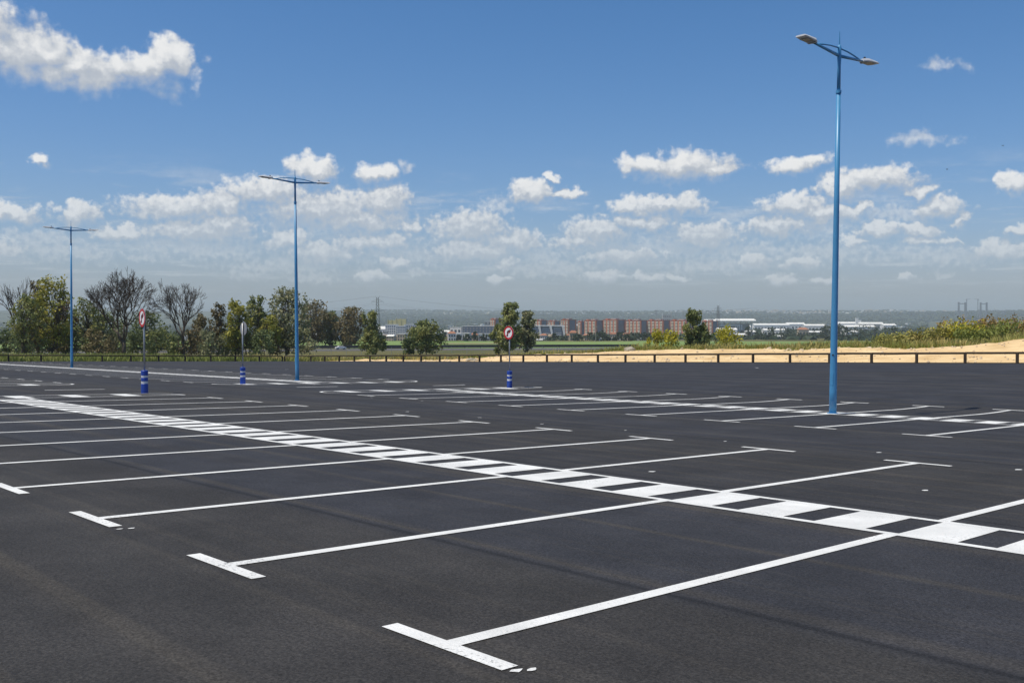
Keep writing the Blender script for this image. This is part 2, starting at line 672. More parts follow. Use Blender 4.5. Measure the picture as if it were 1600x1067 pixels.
def paint_mat():
    m = mat('road_paint', (0.705, 0.715, 0.70), 0.6, var=0.15, vscale=1.6, bump=0.25, bscale=55.0)
    t = m.node_tree
    b = t.nodes['Principled BSDF']
    src = b.inputs['Base Color'].links[0].from_socket
    tc = t.nodes.new('ShaderNodeTexCoord')
    n = t.nodes.new('ShaderNodeTexNoise')
    n.inputs['Scale'].default_value = 38.0
    n.inputs['Detail'].default_value = 3.0
    n.inputs['Roughness'].default_value = 0.7
    t.links.new(tc.outputs['Object'], n.inputs['Vector'])
    n2 = t.nodes.new('ShaderNodeTexNoise')
    n2.inputs['Scale'].default_value = 1.3
    n2.inputs['Detail'].default_value = 4.0
    t.links.new(tc.outputs['Object'], n2.inputs['Vector'])
    ad = t.nodes.new('ShaderNodeMath')
    ad.operation = 'MULTIPLY_ADD'
    ad.inputs[1].default_value = 0.55
    t.links.new(n2.outputs[0], ad.inputs[0])
    t.links.new(n.outputs[0], ad.inputs[2])
    mr = t.nodes.new('ShaderNodeMapRange')
    mr.inputs[1].default_value = 0.90
    mr.inputs[2].default_value = 1.01
    mr.inputs[4].default_value = 0.75
    t.links.new(ad.outputs[0], mr.inputs[0])
    mx = t.nodes.new('ShaderNodeMix')
    mx.data_type = 'RGBA'
    t.links.new(mr.outputs[0], mx.inputs[0])
    t.links.new(src, mx.inputs[6])
    mx.inputs[7].default_value = (0.09, 0.09, 0.09, 1)
    t.links.new(mx.outputs[2], b.inputs['Base Color'])
    return m


MAT = dict(
    asphalt=asphalt_mat(), paint=paint_mat(),
    sand=mat('sand', (0.52, 0.355, 0.17), 0.95, spec=0.1, rgb2=(0.80, 0.61, 0.35), vscale=0.45, bump=0.8, bscale=1.6, detail=8),
    ground=mat('meadow_ground', (0.075, 0.085, 0.032), 0.95, spec=0.1, rgb2=(0.16, 0.14, 0.06), vscale=0.03, detail=9),
    far=mat('far_land', (0.035, 0.05, 0.03), 0.95, spec=0.05, rgb2=(0.11, 0.12, 0.07), vscale=0.0035, detail=8),
    field=mat('green_crop', (0.145, 0.23, 0.065), 0.95, spec=0.1, rgb2=(0.20, 0.27, 0.095), vscale=0.012, detail=8),
    drystrip=mat('dry_grass_strip', (0.30, 0.27, 0.15), 0.95, spec=0.1, var=0.2, vscale=0.05),
    road=mat('road_asphalt', (0.11, 0.11, 0.11), 0.85, var=0.15, vscale=0.3),
    blue=mat('blue_lamp_paint', (0.070, 0.275, 0.51), 0.38, spec=0.5, var=0.06, vscale=3.0),
    lamp_white=mat('luminaire_shell', (0.72, 0.73, 0.74), 0.4, var=0.05, vscale=8),
    lamp_glass=mat('luminaire_glass', (0.20, 0.21, 0.22), 0.3, spec=0.6),
    dark=mat('dark_metal', (0.03, 0.03, 0.03), 0.5),
    steel=mat('galvanised_steel', (0.36, 0.37, 0.38), 0.45, metal=0.5, var=0.12, vscale=14),
    bollard=mat('blue_bollard_plastic', (0.012, 0.055, 0.34), 0.42, spec=0.5, var=0.08, vscale=12),
    reflect=mat('reflective_band', (0.62, 0.63, 0.66), 0.3, var=0.05, vscale=20),
    red=mat('sign_red', (0.50, 0.012, 0.022), 0.4),
    white=mat('sign_white', (0.80, 0.80, 0.80), 0.4),
    black=mat('sign_black', (0.012, 0.012, 0.012), 0.5),
    wood=mat('treated_timber', (0.035, 0.025, 0.018), 0.9, rgb2=(0.085, 0.062, 0.042), vscale=6, bump=0.5, bscale=20),
    bark=mat('bark', (0.085, 0.068, 0.05), 0.95, rgb2=(0.17, 0.14, 0.11), vscale=2.5, bump=0.5, bscale=9),
    bare=mat('bare_twigs', (0.050, 0.038, 0.030), 0.95, rgb2=(0.085, 0.066, 0.052), vscale=1.2),
    rock=mat('pale_rock', (0.55, 0.45, 0.32), 0.95, var=0.25, vscale=1.5, bump=0.8, bscale=4),
    gravel=mat('grey_gravel', (0.33, 0.30, 0.235), 0.95, var=0.3, vscale=9, bump=0.8, bscale=20),
    brick=mat('red_brick_wall', (0.52, 0.165, 0.085), 0.9, var=0.15, vscale=0.08, objrand=0.12),
    balcony=mat('cream_balcony', (0.84, 0.75, 0.58), 0.8, var=0.08, vscale=0.2),
    glassy=mat('far_window', (0.055, 0.07, 0.09), 0.25, spec=0.5),
    bluegrey=mat('blue_grey_panels', (0.13, 0.16, 0.22), 0.7, var=0.15, vscale=0.1),
    whitewall=mat('white_render', (0.72, 0.71, 0.68), 0.85, var=0.08, vscale=0.15, objrand=0.10),
    cream=mat('cream_render', (0.55, 0.45, 0.32), 0.85, var=0.1, vscale=0.15, objrand=0.10),
    tile=mat('clay_roof_tile', (0.30, 0.14, 0.085), 0.9, var=0.2, vscale=0.4, objrand=0.15),
    yellow=mat('pale_yellow_cladding', (0.60, 0.54, 0.27), 0.8, var=0.12, vscale=0.1),
    sheet=mat('white_roof_sheet', (0.74, 0.74, 0.70), 0.7, var=0.08, vscale=0.05),
    concrete=mat('concrete', (0.33, 0.32, 0.30), 0.9, var=0.15, vscale=0.08),
    pylonsteel=mat('pylon_steel', (0.13, 0.14, 0.15), 0.7),
    carpaint=mat('white_car_paint', (0.78, 0.78, 0.78), 0.25, spec=0.6),
    rubber=mat('tyre_rubber', (0.02, 0.02, 0.02), 0.9),
    barrier=mat('dark_barrier', (0.045, 0.045, 0.045), 0.8, var=0.3, vscale=0.4),
    bird=mat('bird_feathers', (0.03, 0.03, 0.035), 0.8),
)
LEAF = dict(
    olive=leaf_mat('leaf_olive', [(0.108, 0.138, 0.053), (0.223, 0.253, 0.088), (0.415, 0.382, 0.128)]),
    yellow=leaf_mat('leaf_yellow_green', [(0.120, 0.146, 0.032), (0.304, 0.304, 0.058), (0.502, 0.421, 0.091)]),
    grey=leaf_mat('leaf_grey_green', [(0.138, 0.158, 0.091), (0.258, 0.275, 0.147), (0.428, 0.381, 0.207)]),
    brown=leaf_mat('leaf_brownish', [(0.105, 0.097, 0.046), (0.204, 0.176, 0.086), (0.297, 0.226, 0.116)]),
    dark=leaf_mat('leaf_dark', [(0.077, 0.110, 0.052), (0.151, 0.192, 0.077), (0.266, 0.282, 0.120)]),
    rust=leaf_mat('leaf_rusty', [(0.100, 0.075, 0.035), (0.190, 0.115, 0.055), (0.170, 0.135, 0.060)]),
    broom=leaf_mat('leaf_broom', [(0.192, 0.218, 0.032), (0.465, 0.409, 0.044), (0.600, 0.600, 0.055)], 1.2),
    far=leaf_mat('leaf_far', [(0.025, 0.045, 0.023), (0.048, 0.072, 0.036), (0.072, 0.093, 0.045)], 0.2),
    scrub=leaf_mat('leaf_scrub', [(0.163, 0.185, 0.048), (0.313, 0.313, 0.084), (0.448, 0.373, 0.125), (0.596, 0.508, 0.223)], 0.12),
    scrubred=leaf_mat('leaf_scrub_russet', [(0.203, 0.156, 0.060), (0.338, 0.237, 0.083), (0.460, 0.324, 0.107)], 0.3),
    meadow=leaf_mat('leaf_meadow', [(0.136, 0.170, 0.036), (0.227, 0.260, 0.062), (0.362, 0.352, 0.113)], 0.15),
)

# ------------------------------------------------------------------ the lot and the land
# the rows of bays give the lot its own axes: u along the rows, v across them
ORG = np.array([3.301911, 8.546771, -1.892206 + CAM_Z])
U = np.array([-0.680763, 0.732308, -0.016939])
V = np.array([0.732387, 0.680060, -0.033580])
NRM = np.array([0.013072, 0.035265, 0.999292])


def bend(u, v):
    """the paving tips up past the second row of bays"""
    a = np.clip(1.55 - 0.0137 * u, 0.10, 2.0)
    s = v - 19.6
    w = np.where(s <= 0, 0.0, np.where(s < 3, s * s / 6.0, s - 1.5)) / 32.0
    return a * np.clip(w, 0, 1.06)


def lot_world(u, v, dz=0.0):
    u, v = np.asarray(u, float), np.asarray(v, float)
    return ORG + U * u[..., None] + V * v[..., None] + NRM * (bend(u, v) + dz)[..., None]


def lot_uv(x, y):
    """u, v under a world x, y"""
    det = U[0] * V[1] - U[1] * V[0]
    dx, dy = x - ORG[0], y - ORG[1]
    return (dx * V[1] - dy * V[0]) / det, (U[0] * dy - U[1] * dx) / det


U_END, V_END, U_MIN, V_MIN = 103.6, 53.6, -70.0, -75.0
_r = np.array([0, 115, 160, 210, 300, 400, 450, 700, 1000, 1500, 2200, 3000, 4000, 6000, 7000, 8000, 9000, 10000, 11500, 13000, 16000], float)
_z = np.array([-4.6, -5.2, -6.6, -7.9, -11.0, -13.2, -14.0, -18.5, -23.0, -31.0, -38.0, -42.0, -45.0, -42.0, -36.0, -12.0, 22.0, 48.0, 74.0, 70.0, 60.0], float)


def fbm(x, y, s, seed=0):
    out = np.zeros_like(x)
    a = 1.0
    rr = np.random.default_rng(100 + seed)
    for k in range(5):
        for j in range(3):
            th, ph = rr.uniform(0, 6.28), rr.uniform(0, 6.28)
            out += a * np.sin((x * math.cos(th) + y * math.sin(th)) * s * (1.0 + 0.3 * j) + ph) / 3
        s *= 2.1
        a *= 0.5
    return out


def land(x, y):
    """height of the open country"""
    x, y = np.asarray(x, float), np.asarray(y, float)
    r = np.hypot(x, y)
    u, v = lot_uv(x, y)
    uc, vc = np.clip(u, -300, 140), np.clip(v, -300, 140)
    near = ORG[2] + U[2] * uc + V[2] * vc + bend(np.clip(u, U_MIN, U_END), np.clip(v, V_MIN, V_END))
    vp = v - V_END
    b = np.interp(u, [-40, 10, 17, 24, 32, 60, 75, 92, 120], [3.1, 3.0, 2.30, 1.60, 1.1, 1.15, .70, .1, 0])
    mnd = np.interp(u, [-40, 5, 12, 20, 28, 36, 46, 60], [2.9, 2.2, 1.6, 1.0, .65, .35, -0.1, -1.0])
    near = near + b * smooth(0.5, 16, vp) + (mnd + 0.45) * smooth(16, 36, vp)
    near = near + (0.14 * fbm(x, y, 0.35, 1)) * smooth(1, 5, vp) + 0.3 * fbm(x, y, 0.12, 2) * smooth(14, 24, vp)
    out = np.maximum(np.maximum(u - U_END, v - V_END), np.maximum(U_MIN - u, V_MIN - v))
    zv = np.interp(r, _r, _z) + CAM_Z
    hills = smooth(6500, 9500, r)
    zv = zv + hills * (13 * fbm(x, y, 0.0011, 3) + 5 * fbm(x, y, 0.004, 4)) + 0.5 * smooth(300, 900, r) * fbm(x, y, 0.01, 5)
    # gentle shoulder so that the valley opens behind the bank
    st = np.interp(u, [20, 45, 60], [45, 22, 16])
    w = smooth(0, 1, (out - st) / 110.0)
    z = near * (1 - w) + zv * w
    return z, out


def ground_z(x, y):
    return float(land(np.array([x]), np.array([y]))[0][0])


# asphalt
def grid_uv(u0, u1, v0, v1, du, dv, dz=0.0):
    us = np.linspace(u0, u1, max(2, int(round((u1 - u0) / du)) + 1))
    vs = np.linspace(v0, v1, max(2, int(round((v1 - v0) / dv)) + 1))
    uu, vv = np.meshgrid(us, vs, indexing='ij')
    pts = np.stack([uu, vv, bend(uu, vv) + dz], -1).reshape(-1, 3)
    n, m = len(us), len(vs)
    fs = [(i * m + j, (i + 1) * m + j, (i + 1) * m + j + 1, i * m + j + 1) for i in range(n - 1) for j in range(m - 1)]
    return pts.tolist(), fs


b = MB()
# coarse where flat, finer over the bend
for (v0, v1, dv) in ((V_MIN, 19.0, 11.0), (19.0, 24.0, 0.5), (24.0, V_END + 0.25, 5.0)):
    b.add(*grid_uv(U_MIN, U_END + 0.4, v0, v1, 6.0, dv))
lot = b.build('parking_lot', MAT['asphalt'])
lot.matrix_world = Matrix(((U[0], V[0], NRM[0], ORG[0]), (U[1], V[1], NRM[1], ORG[1]), (U[2], V[2], NRM[2], ORG[2]), (0, 0, 0, 1)))
tag(lot, kind='structure')

# open country as one sheet out to the horizon
az = np.concatenate([np.arange(-178, -62, 4.0), np.arange(-62, 62, 0.5), np.arange(62, 180, 4.0)])
az = np.radians(np.append(az, 182.0))
rad = np.concatenate([np.arange(20, 130, 2.5), np.geomspace(130, 13000, 110)])
rr_, aa_ = np.meshgrid(rad, az, indexing='ij')
X, Y = rr_ * np.sin(aa_), rr_ * np.cos(aa_)
Z, OUT = land(X, Y)
uu_, vv_ = lot_uv(X, Y)
Zt = Z - 0.35 * (1 - smooth(0.0, 6.0, OUT)) - 0.5 * (OUT < 0)
sandmask = (vv_ > V_END - 1) & (vv_ < V_END + 30) & (uu_ < 104)
Zt = np.where(sandmask, Zt - 0.30, Zt)
nr, na = X.shape
tv = np.stack([X, Y, Zt], -1).reshape(-1, 3).tolist()
tf = [(i * na + j, i * na + j + 1, (i + 1) * na + j + 1, (i + 1) * na + j) for i in range(nr - 1) for j in range(na - 1)]
near_f = [q for q in tf if rad[q[0] // na] < 2600]
far_f = [q for q in tf if rad[q[0] // na] >= 2600]


def sub_sheet(name, faces, m, lift=0.0, kind='structure'):
    idx = sorted({i for q in faces for i in q})
    mp = {k: n for n, k in enumerate(idx)}
    b = MB()
    b.add([(tv[i][0], tv[i][1], tv[i][2] + lift) for i in idx], [tuple(mp[i] for i in q)[::-1] for q in faces])
    o = b.build(name, m, None, True)
    return tag(o, kind=kind)


sub_sheet('valley_ground', near_f, MAT['ground'])
sub_sheet('distant_hills', far_f, MAT['far'])


def az_of(px):
    return (px - 800.0) / F_PX


def cells(px0, px1, r0, r1):
    out = []
    for q in near_f + far_f:
        i, j = divmod(q[0], na)
        a, r = az[j], rad[i]
        if abs(a) < 0.9 and az_of(px0) <= math.tan(a) < az_of(px1) and r0 <= r * math.cos(a) < r1:
            out.append(q)
    return out


sub_sheet('crop_field', cells(-600, 2200, 455, 940), MAT['field'], 0.12)
sub_sheet('dry_field_strip', cells(690, 800, 640, 700) + cells(560, 660, 455, 475), MAT['drystrip'], 0.35)
for (a, b_, r0, r1, m_) in ((600, 770, 8800, 9600, 'field'), (860, 1010, 8600, 9000, 'field'), (560, 640, 8300, 8700, 'drystrip'), (690, 790, 9700, 10600, 'drystrip'), (1250, 1330, 9000, 9250, 'field')):
    sub_sheet('hill_field', cells(a, b_, r0, r1), MAT[m_], 1.0)

# sand strip behind the timber rail
us = np.concatenate([np.arange(-60, 20, 2.0), np.arange(20, 104, 1.0)])
vps = np.concatenate([np.arange(0.12, 6, 0.5), np.arange(6, 30, 0.75)])
gu, gv = np.meshgrid(us, vps, indexing='ij')


def sand_edge(u):
    e = np.interp(u, [-60, 10, 20, 30, 40, 55, 70, 80, 90, 97], [19, 18, 17, 17, 19, 20, 19, 14, 8, 0.8])
    return e + 0.9 * np.sin(u * 0.55) + 0.6 * np.sin(u * 1.37 + 1)


P = ORG + U * gu[..., None] + V * (gv + V_END)[..., None]
sz, _ = land(P[..., 0], P[..., 1])
sz = sz + (0.07 * fbm(P[..., 0], P[..., 1], 1.7, 8) + 0.05 * np.sin(gv * 2.6 + 0.25 * gu) * smooth(-.4, .6, fbm(gu, gv, .3, 9))) * smooth(0.5, 3, gv)
b = MB()
n, m_ = gu.shape
keep = [(i * m_ + j, (i + 1) * m_ + j, (i + 1) * m_ + j + 1, i * m_ + j + 1) for i in range(n - 1) for j in range(m_ - 1)
        if gv[i, j] < sand_edge(us[i]) or gv[i, j] < 0.6 and us[i] < 100]
used = sorted({k for q in keep for k in q})
mp = {k: i for i, k in enumerate(used)}
flatP = np.stack([P[..., 0], P[..., 1], sz + 0.03], -1).reshape(-1, 3)
b.add([flatP[k] for k in used], [tuple(mp[k] for k in q) for q in keep])
tag(b.build('sand_strip', MAT['sand'], None, True), kind='structure')

# ------------------------------------------------------------------ painted markings, children of the lot


def strip_mesh(pts_uv, width, dz=0.005, closed=False):
    """a painted line along a polyline of (u, v)"""
    b = MB()
    q = []
    for i in range(len(pts_uv) - 1):
        a, c = np.array(pts_uv[i], float), np.array(pts_uv[i + 1], float)
        k = max(1, int(np.linalg.norm(c - a) / 0.6))
        for j in range(k):
            q.append(a + (c - a) * j / k)
    q.append(np.array(pts_uv[-1], float))
    vs = []
    for i, p in enumerate(q):
        t = q[min(i + 1, len(q) - 1)] - q[max(i - 1, 0)]
        t = t / np.linalg.norm(t)
        nn = np.array([-t[1], t[0]])
        for s in (0.5, -0.5):
            w = p + nn * s * width
            vs.append((w[0], w[1], float(bend(w[0], w[1])) + dz))
    b.add(vs, [(2 * i, 2 * i + 1, 2 * i + 3, 2 * i + 2) for i in range(len(q) - 1)])
    return b


def rect_uv(b, u0, u1, v0, v1, dz=0.005):
    k = max(1, int(abs(v1 - v0) / 0.5))
    vs, fs = [], []
    for i in range(k + 1):
        v = v0 + (v1 - v0) * i / k
        for u in (u0, u1):
            vs.append((u, v, float(bend(u, v)) + dz))
    for i in range(k):
        fs.append((2 * i, 2 * i + 1, 2 * i + 3, 2 * i + 2))
    return b.add(vs, fs)


def row(us, vs0, vs1, vl, vr, strip0, strip1, lw=0.115):
    """one double row of bays: T lines on both sides of a hatched strip"""
    for u in us:
        for (a, c) in ((vl, vs0), (vs1, vr)):
            jit = random.uniform(-.015, .015)
            bb = MB()
            rect_uv(bb, u + jit - lw / 2, u + jit + lw / 2, a + (0.055 if a == vl else 0.0), c - (0.055 if c == vr else 0.0), 0.0055)
            e = vl if a == vl else vr
            rect_uv(bb, u + jit - 0.5, u + jit + 0.5, e - 0.055, e + 0.055, 0.0055)
            bb.build('bay_line', MAT['paint'], lot)
    for v in (vs0 + 0.05, vs1 - 0.05):
        strip_mesh([(strip0, v), (strip1, v)], 0.10, 0.005).build('strip_line', MAT['paint'], lot)
    k0, k1 = int(math.floor(strip0 / 0.8333)), int(math.ceil(strip1 / 0.8333))
    for k in range(k0, k1 + 1):
        a, c = k * 0.8333 - 0.55, k * 0.8333 - 0.04
        if a < strip0 or c > strip1:
            continue
        bb = MB()
        s = random.uniform(-.012, .012)
        rect_uv(bb, a + s, c + s, vs0 + 0.101, vs1 - 0.101, 0.0048)
        bb.build('hatch_block', MAT['paint'], lot)


def island(un, uf, vl, vr, flip=1):
    """rounded end of a row: two lines joined by arcs, white blocks between them"""
    w = abs(uf - un)
    s = 1 if uf > un else -1
    line = [(un, vl - 0.0), (un, vr)]
    bb = strip_mesh(line, 0.11, 0.0058)
    bb.build('island_line', MAT['paint'], lot)
    r = min(1.2, w * 0.9)
    left = [(un, vl)] + [(uf - s * r + s * r * math.sin(a), vl + r - r * math.cos(a)) for a in np.linspace(0, math.pi / 2, 8)]
    right = [(uf - s * r + s * r * math.sin(a), vr - r + r * math.cos(a)) for a in np.linspace(math.pi / 2, 0, 8)] + [(un, vr)]
    strip_mesh(left + right, 0.11, 0.0066).build('island_line', MAT['paint'], lot)
    v = vl + 1.0
    while v < vr - 1.2:
        bb = MB()
        rect_uv(bb, min(un, uf) + 0.06, max(un, uf) - 0.06, v, v + 0.55, 0.0050)
        bb.build('hatch_block', MAT['paint'], lot)
        v += 1.62


row([2.5 * k for k in range(-4, 11)], 0.0, 1.1, -5.0, 5.95, -12, 27.2)
island(27.3, 28.8, -5.05, 6.0)
row([4.68 + 2.45 * k for k in range(-7, 9)], 16.05, 17.15, 11.15, 22.15, -14, 26.6)
island(26.7, 28.0, 11.15, 22.1)
row([38.9 + 2.5 * k for k in range(0, 25)], 16.35, 17.45, 11.45, 22.3, 36.7, 101)
island(36.6, 35.2, 11.45, 22.3)
row([40.3 + 2.5 * k for k in range(0, 24)], 0.0, 1.1, -5.0, 6.2, 38.9, 99)
island(38.8, 37.4, -5.0, 6.2)
for (u, v0, v1) in ((32.75, 3.3, 5.4), (31.85, 12.9, 14.9), (31.1, 19.5, 21.4)):
    strip_mesh([(u, v0), (u, v1)], 0.16, 0.005).build('give_way_line', MAT['paint'], lot)
# surveyors' chalk ticks and paint chips left along the lines
ticks = [(1.08, 3.1, .10), (4.19, 1.92, .10), (6.09, -4.96 - .9, .09), (4.36, -5.02, .06), (4.33, -4.93, .05), (-0.56, -5.0, .06), (-0.6, -4.93, .05), (1.2, 6.3, .12), (3.6, 7.0, .10), (6.3, 6.6, .08), (9.0, 7.0, .08),
         (30.0, 44.0, .5), (58.0, 27.5, .6), (13.5, 7.0, .1), (16.2, 6.9, .1), (11.2, 6.8, .1),
         (0.6, 7.6, .12), (2.0, 9.4, .12), (-0.6, 8.9, .1), (34.5, 13.6, .1), (34.2, 15.2, .1), (34.0, 17.0, .1), (33.8, 18.8, .1), (20.4, 10.6, .1), (23.0, 10.5, .1), (-2.2, 2.4, .05), (-3.3, 0.6, .05), (-2.4, -2.6, .04)]
for k, (u, v, s) in enumerate(ticks):
    bb = MB()
    n = 7
    a0 = random.uniform(0, 6.28)
    ring = []
    for i in range(n):
        a = a0 + 2 * math.pi * i / n
        rr2 = min(s, .3) * random.uniform(0.4, 0.8)
        x, y = u + rr2 * math.cos(a) * 0.6, v + rr2 * math.sin(a)
        ring.append((x, y, float(bend(x, y)) + 0.005))
    bb.add(ring, [tuple(range(n))])
    bb.build('paint_tick', MAT['paint'], lot)

# ------------------------------------------------------------------ street lamps


def make_lamp():
    t = empty('street_lamp')
    MB().lathe([(0.150, 0.0), (0.150, 0.02)], 16).build('base_plate', MAT['blue'], t)
    MB().lathe([(0.100, 0.02), (0.098, 0.6), (0.090, 2.2), (0.074, 5.5), (0.056, 8.80)], 24).build('pole', MAT['blue'], t, True)
    MB().box((0.0, -0.0945, 0.95), (0.085, 0.012, 0.32)).build('inspection_door', MAT['blue'], t)
    MB().box((0.025, -0.0945, 1.62), (0.05, 0.012, 0.03)).build('cable_clip', MAT['dark'], t)
    MB().lathe([(0.074, 8.78), (0.074, 8.86)], 20).build('collar', MAT['blue'], t)
    MB().lathe([(0.050, 8.86), (0.046, 9.5), (0.055, 9.75), (0.050, 10.06), (0.02, 10.10)], 16).build('top_tube', MAT['blue'], t, True)
    MB().lathe([(0.02, 10.09), (0.008, 10.46)], 8).build('finial', MAT['blue'], t)
    for s in (-1, 1):
        pts = [(0, s * y, z) for (y, z) in ((0.03, 9.80), (0.5, 9.835), (0.9, 9.865), (1.30, 9.895))]
        MB().tube(pts, [0.045, 0.04, 0.036, 0.032], 10).build('arm', MAT['blue'], t, True)
        pts = [(0, s * y, z) for (y, z) in ((0.03, 10.01), (0.45, 9.995), (0.8, 9.955), (1.12, 9.90))]
        MB().tube(pts, 0.021, 8).build('brace', MAT['blue'], t, True)
        # flat lantern: outline from the arm to the rounded tip
        prof = [(1.26, .05, .05), (1.34, .12, .062), (1.44, .155, .062), (1.75, .155, .042), (1.94, .15, .028), (1.99, .135, .018)]
        vs, fs = [], []
        for (y, w, h) in prof:
            zc = 9.90 + 0.06 * (y - 1.26)
            for (x, zz) in ((-w, 0.0), (-w * .8, h), (0.0, h * 1.15), (w * .8, h), (w, 0.0), (w * .9, -0.02), (-w * .9, -0.02)):
                vs.append((x, s * y, zc + zz))
        for i in range(len(prof) - 1):
            for k in range(7):
                k2 = (k + 1) % 7
                q = (i * 7 + k, i * 7 + k2, (i + 1) * 7 + k2, (i + 1) * 7 + k)
                fs.append(q if s > 0 else q[::-1])
        fs.append(tuple(range(7))[::-1] if s > 0 else tuple(range(7)))
        e = (len(prof) - 1) * 7
        fs.append(tuple(range(e, e + 7)) if s > 0 else tuple(range(e, e + 7))[::-1])
        lum = MB().add(vs, fs).build('luminaire', MAT['lamp_white'], t)
        MB().box((0, s * 1.66, 9.90 + .06 * .40 - 0.026), (0.24, 0.32, 0.014)).build('lens', MAT['lamp_glass'], lum)
        MB().lathe([(0.03, 0.0), (0.03, 0.05), (0.012, 0.06)], 10, (0, s * 1.40, 9.90 + 0.075)).build('sensor_cap', MAT['dark'], lum)
        MB().box((0, s * 1.40, 9.888 - 0.012), (0.24, 0.10, 0.02)).build('cover_latch', MAT['steel'], lum)
    return t


def lot_point(u, v):
    return [float(q) for q in lot_world(np.array(u), np.array(v))]


LAMP_YAW = math.atan2(V[1], V[0]) - math.pi / 2      # arms lie across the rows
lamp = make_lamp()
spots = [(9.66, 16.45, 'tall blue double-armed street lamp, nearest and tallest, at right', (0.0105, 0.002)),
         (40.0, 17.75, 'blue double-armed street lamp between round sign seen from behind and pylon', (-0.006, 0)),
         (72.7, 17.8, 'farthest blue double-armed street lamp, in front of leafless trees at left', (0.004, 0))]
for i, (u, v, lab, (lx, ly)) in enumerate(spots):
    o = lamp if i == 0 else copy_tree(lamp)
    o.location = lot_point(u, v)
    o.rotation_mode = 'XYZ'
    # lean is given in the picture plane: turn about the world's forward axis
    Rm = Matrix.Rotation(lx, 4, 'Y') @ Matrix.Rotation(LAMP_YAW, 4, 'Z')
    o.rotation_euler = Rm.to_euler()
    o.scale = (1, 1, (0.991, 1.022, 1.05)[i])
    tag(o, lab, 'street lamp', 'double-armed street lamps on the parking lot')

# ------------------------------------------------------------------ round traffic signs on blue bollards


def disc(r, y0, y1, n=32, r_in=None, cz=0.0):
    """flat disc or ring facing -Y"""
    b = MB()
    vs, fs = [], []
    if r_in is None:
        for y in (y0, y1):
            for k in range(n):
                a = 2 * math.pi * k / n
                vs.append((r * math.cos(a), y, cz + r * math.sin(a)))
        fs.append(tuple(range(n)))
        fs.append(tuple(range(2 * n - 1, n - 1, -1)))
        for k in range(n):
            k2 = (k + 1) % n
            fs.append((k2, k, n + k, n + k2))
    else:
        for y in (y0, y1):
            for rr in (r, r_in):
                for k in range(n):
                    a = 2 * math.pi * k / n
                    vs.append((rr * math.cos(a), y, cz + rr * math.sin(a)))
        for k in range(n):
            k2 = (k + 1) % n
            fs.append((k, k2, n + k2, n + k))
            fs.append((2 * n + k2, 2 * n + k, 3 * n + k, 3 * n + k2))
            fs.append((k2, k, 2 * n + k, 2 * n + k2))
            fs.append((n + k, n + k2, 3 * n + k2, 3 * n + k))
    return b.add(vs, fs)


def extrude_poly(pts, y0, y1):
    n = len(pts)
    b = MB()
    vs = [(x, y0, z) for x, z in pts] + [(x, y1, z) for x, z in pts]
    fs = [tuple(range(n)), tuple(range(2 * n - 1, n - 1, -1))]
    for k in range(n):
        k2 = (k + 1) % n
        fs.append((k2, k, n + k, n + k2))
    return b.add(vs, fs)


def make_sign(D=0.30, H=2.46):
    t = empty('road_sign')
    MB().lathe([(0.03, 0.70), (0.03, H + 0.24)], 12).build('post', MAT['steel'], t, True)
    bo = MB().lathe([(0.118, 0.0), (0.118, 0.30), (0.108, 0.315), (0.108, 0.40), (0.118, 0.415), (0.118, 0.50), (0.108, 0.515), (0.108, 0.585), (0.118, 0.60), (0.118, 0.735), (0.10, 0.75), (0.034, 0.752)], 22).build('bollard', MAT['bollard'], t)
    for z in (0.318, 0.518):
        MB().lathe([(0.1095, z), (0.1105, z + 0.002), (0.1105, z + 0.066 + 0.012 * (z < .4)), (0.1095, z + 0.068 + 0.012 * (z < .4))], 22).build('reflective_band', MAT['reflect'], bo)
    pl = disc(D, -0.062, -0.040, cz=H).build('sign_plate', MAT['steel'], t)
    disc(D - 0.002, -0.0660, -0.0625, r_in=D * 0.74, cz=H).build('red_ring', MAT['red'], pl)
    disc(D * 0.738, -0.0655, -0.0625, cz=H).build('white_face', MAT['white'], pl)
    k = D / 0.30
    ar = [(-.095, -.165), (-.025, -.165), (-.025, .02), (-.012, .033), (.03, .033), (.03, -.03), (.155, .07), (.03, .165), (.03, .105), (-.035, .105), (-.095, .045)]
    extrude_poly([(x * k, H + z * k) for x, z in ar], -0.0690, -0.0660).build('turn_arrow', MAT['black'], pl)
    sl = [(-.147, -.165), (-.165, -.147), (.147, .165), (.165, .147)]
    extrude_poly([(sl[0][0] * k, H + sl[0][1] * k), (sl[3][0] * k, H + sl[3][1] * k), (sl[2][0] * k, H + sl[2][1] * k), (sl[1][0] * k, H + sl[1][1] * k)], -0.0722, -0.0693).build('red_slash', MAT['red'], pl)
    for z in (H - 0.12, H + 0.12):
        MB().box((0, -0.012, z), (0.085, 0.054, 0.035)).build('clamp', MAT['steel'], t)
    MB().box((0.0, -0.036, H), (0.04, 0.008, 0.5)).build('back_rib', MAT['steel'], pl)
    return t


SIGN_YAW = math.atan2(V[1], V[0]) - math.pi / 2
sign = make_sign()
for i, (u, v, yaw, sc, lab) in enumerate([
        (29.0, 5.35, SIGN_YAW, 1.045, 'round red no-right-turn sign on blue bollard, in front of leafless trees at left'),
        (27.6, 21.0, SIGN_YAW, 0.98, 'round red no-right-turn sign on blue bollard, in front of sand and apartment blocks'),
        (36.0, 12.65, SIGN_YAW + math.pi, 1.0, 'round sign on blue bollard showing its grey back, left of middle lamp')]):
    o = sign if i == 0 else copy_tree(sign)
    o.location = lot_point(u, v)
    o.rotation_euler = (0, 0, yaw + (-.06, .03, .0)[i])
    o.scale = (1, 1, sc)
    tag(o, lab, 'road sign', 'round signs on blue bollards')

# ------------------------------------------------------------------ timber rail round the lot


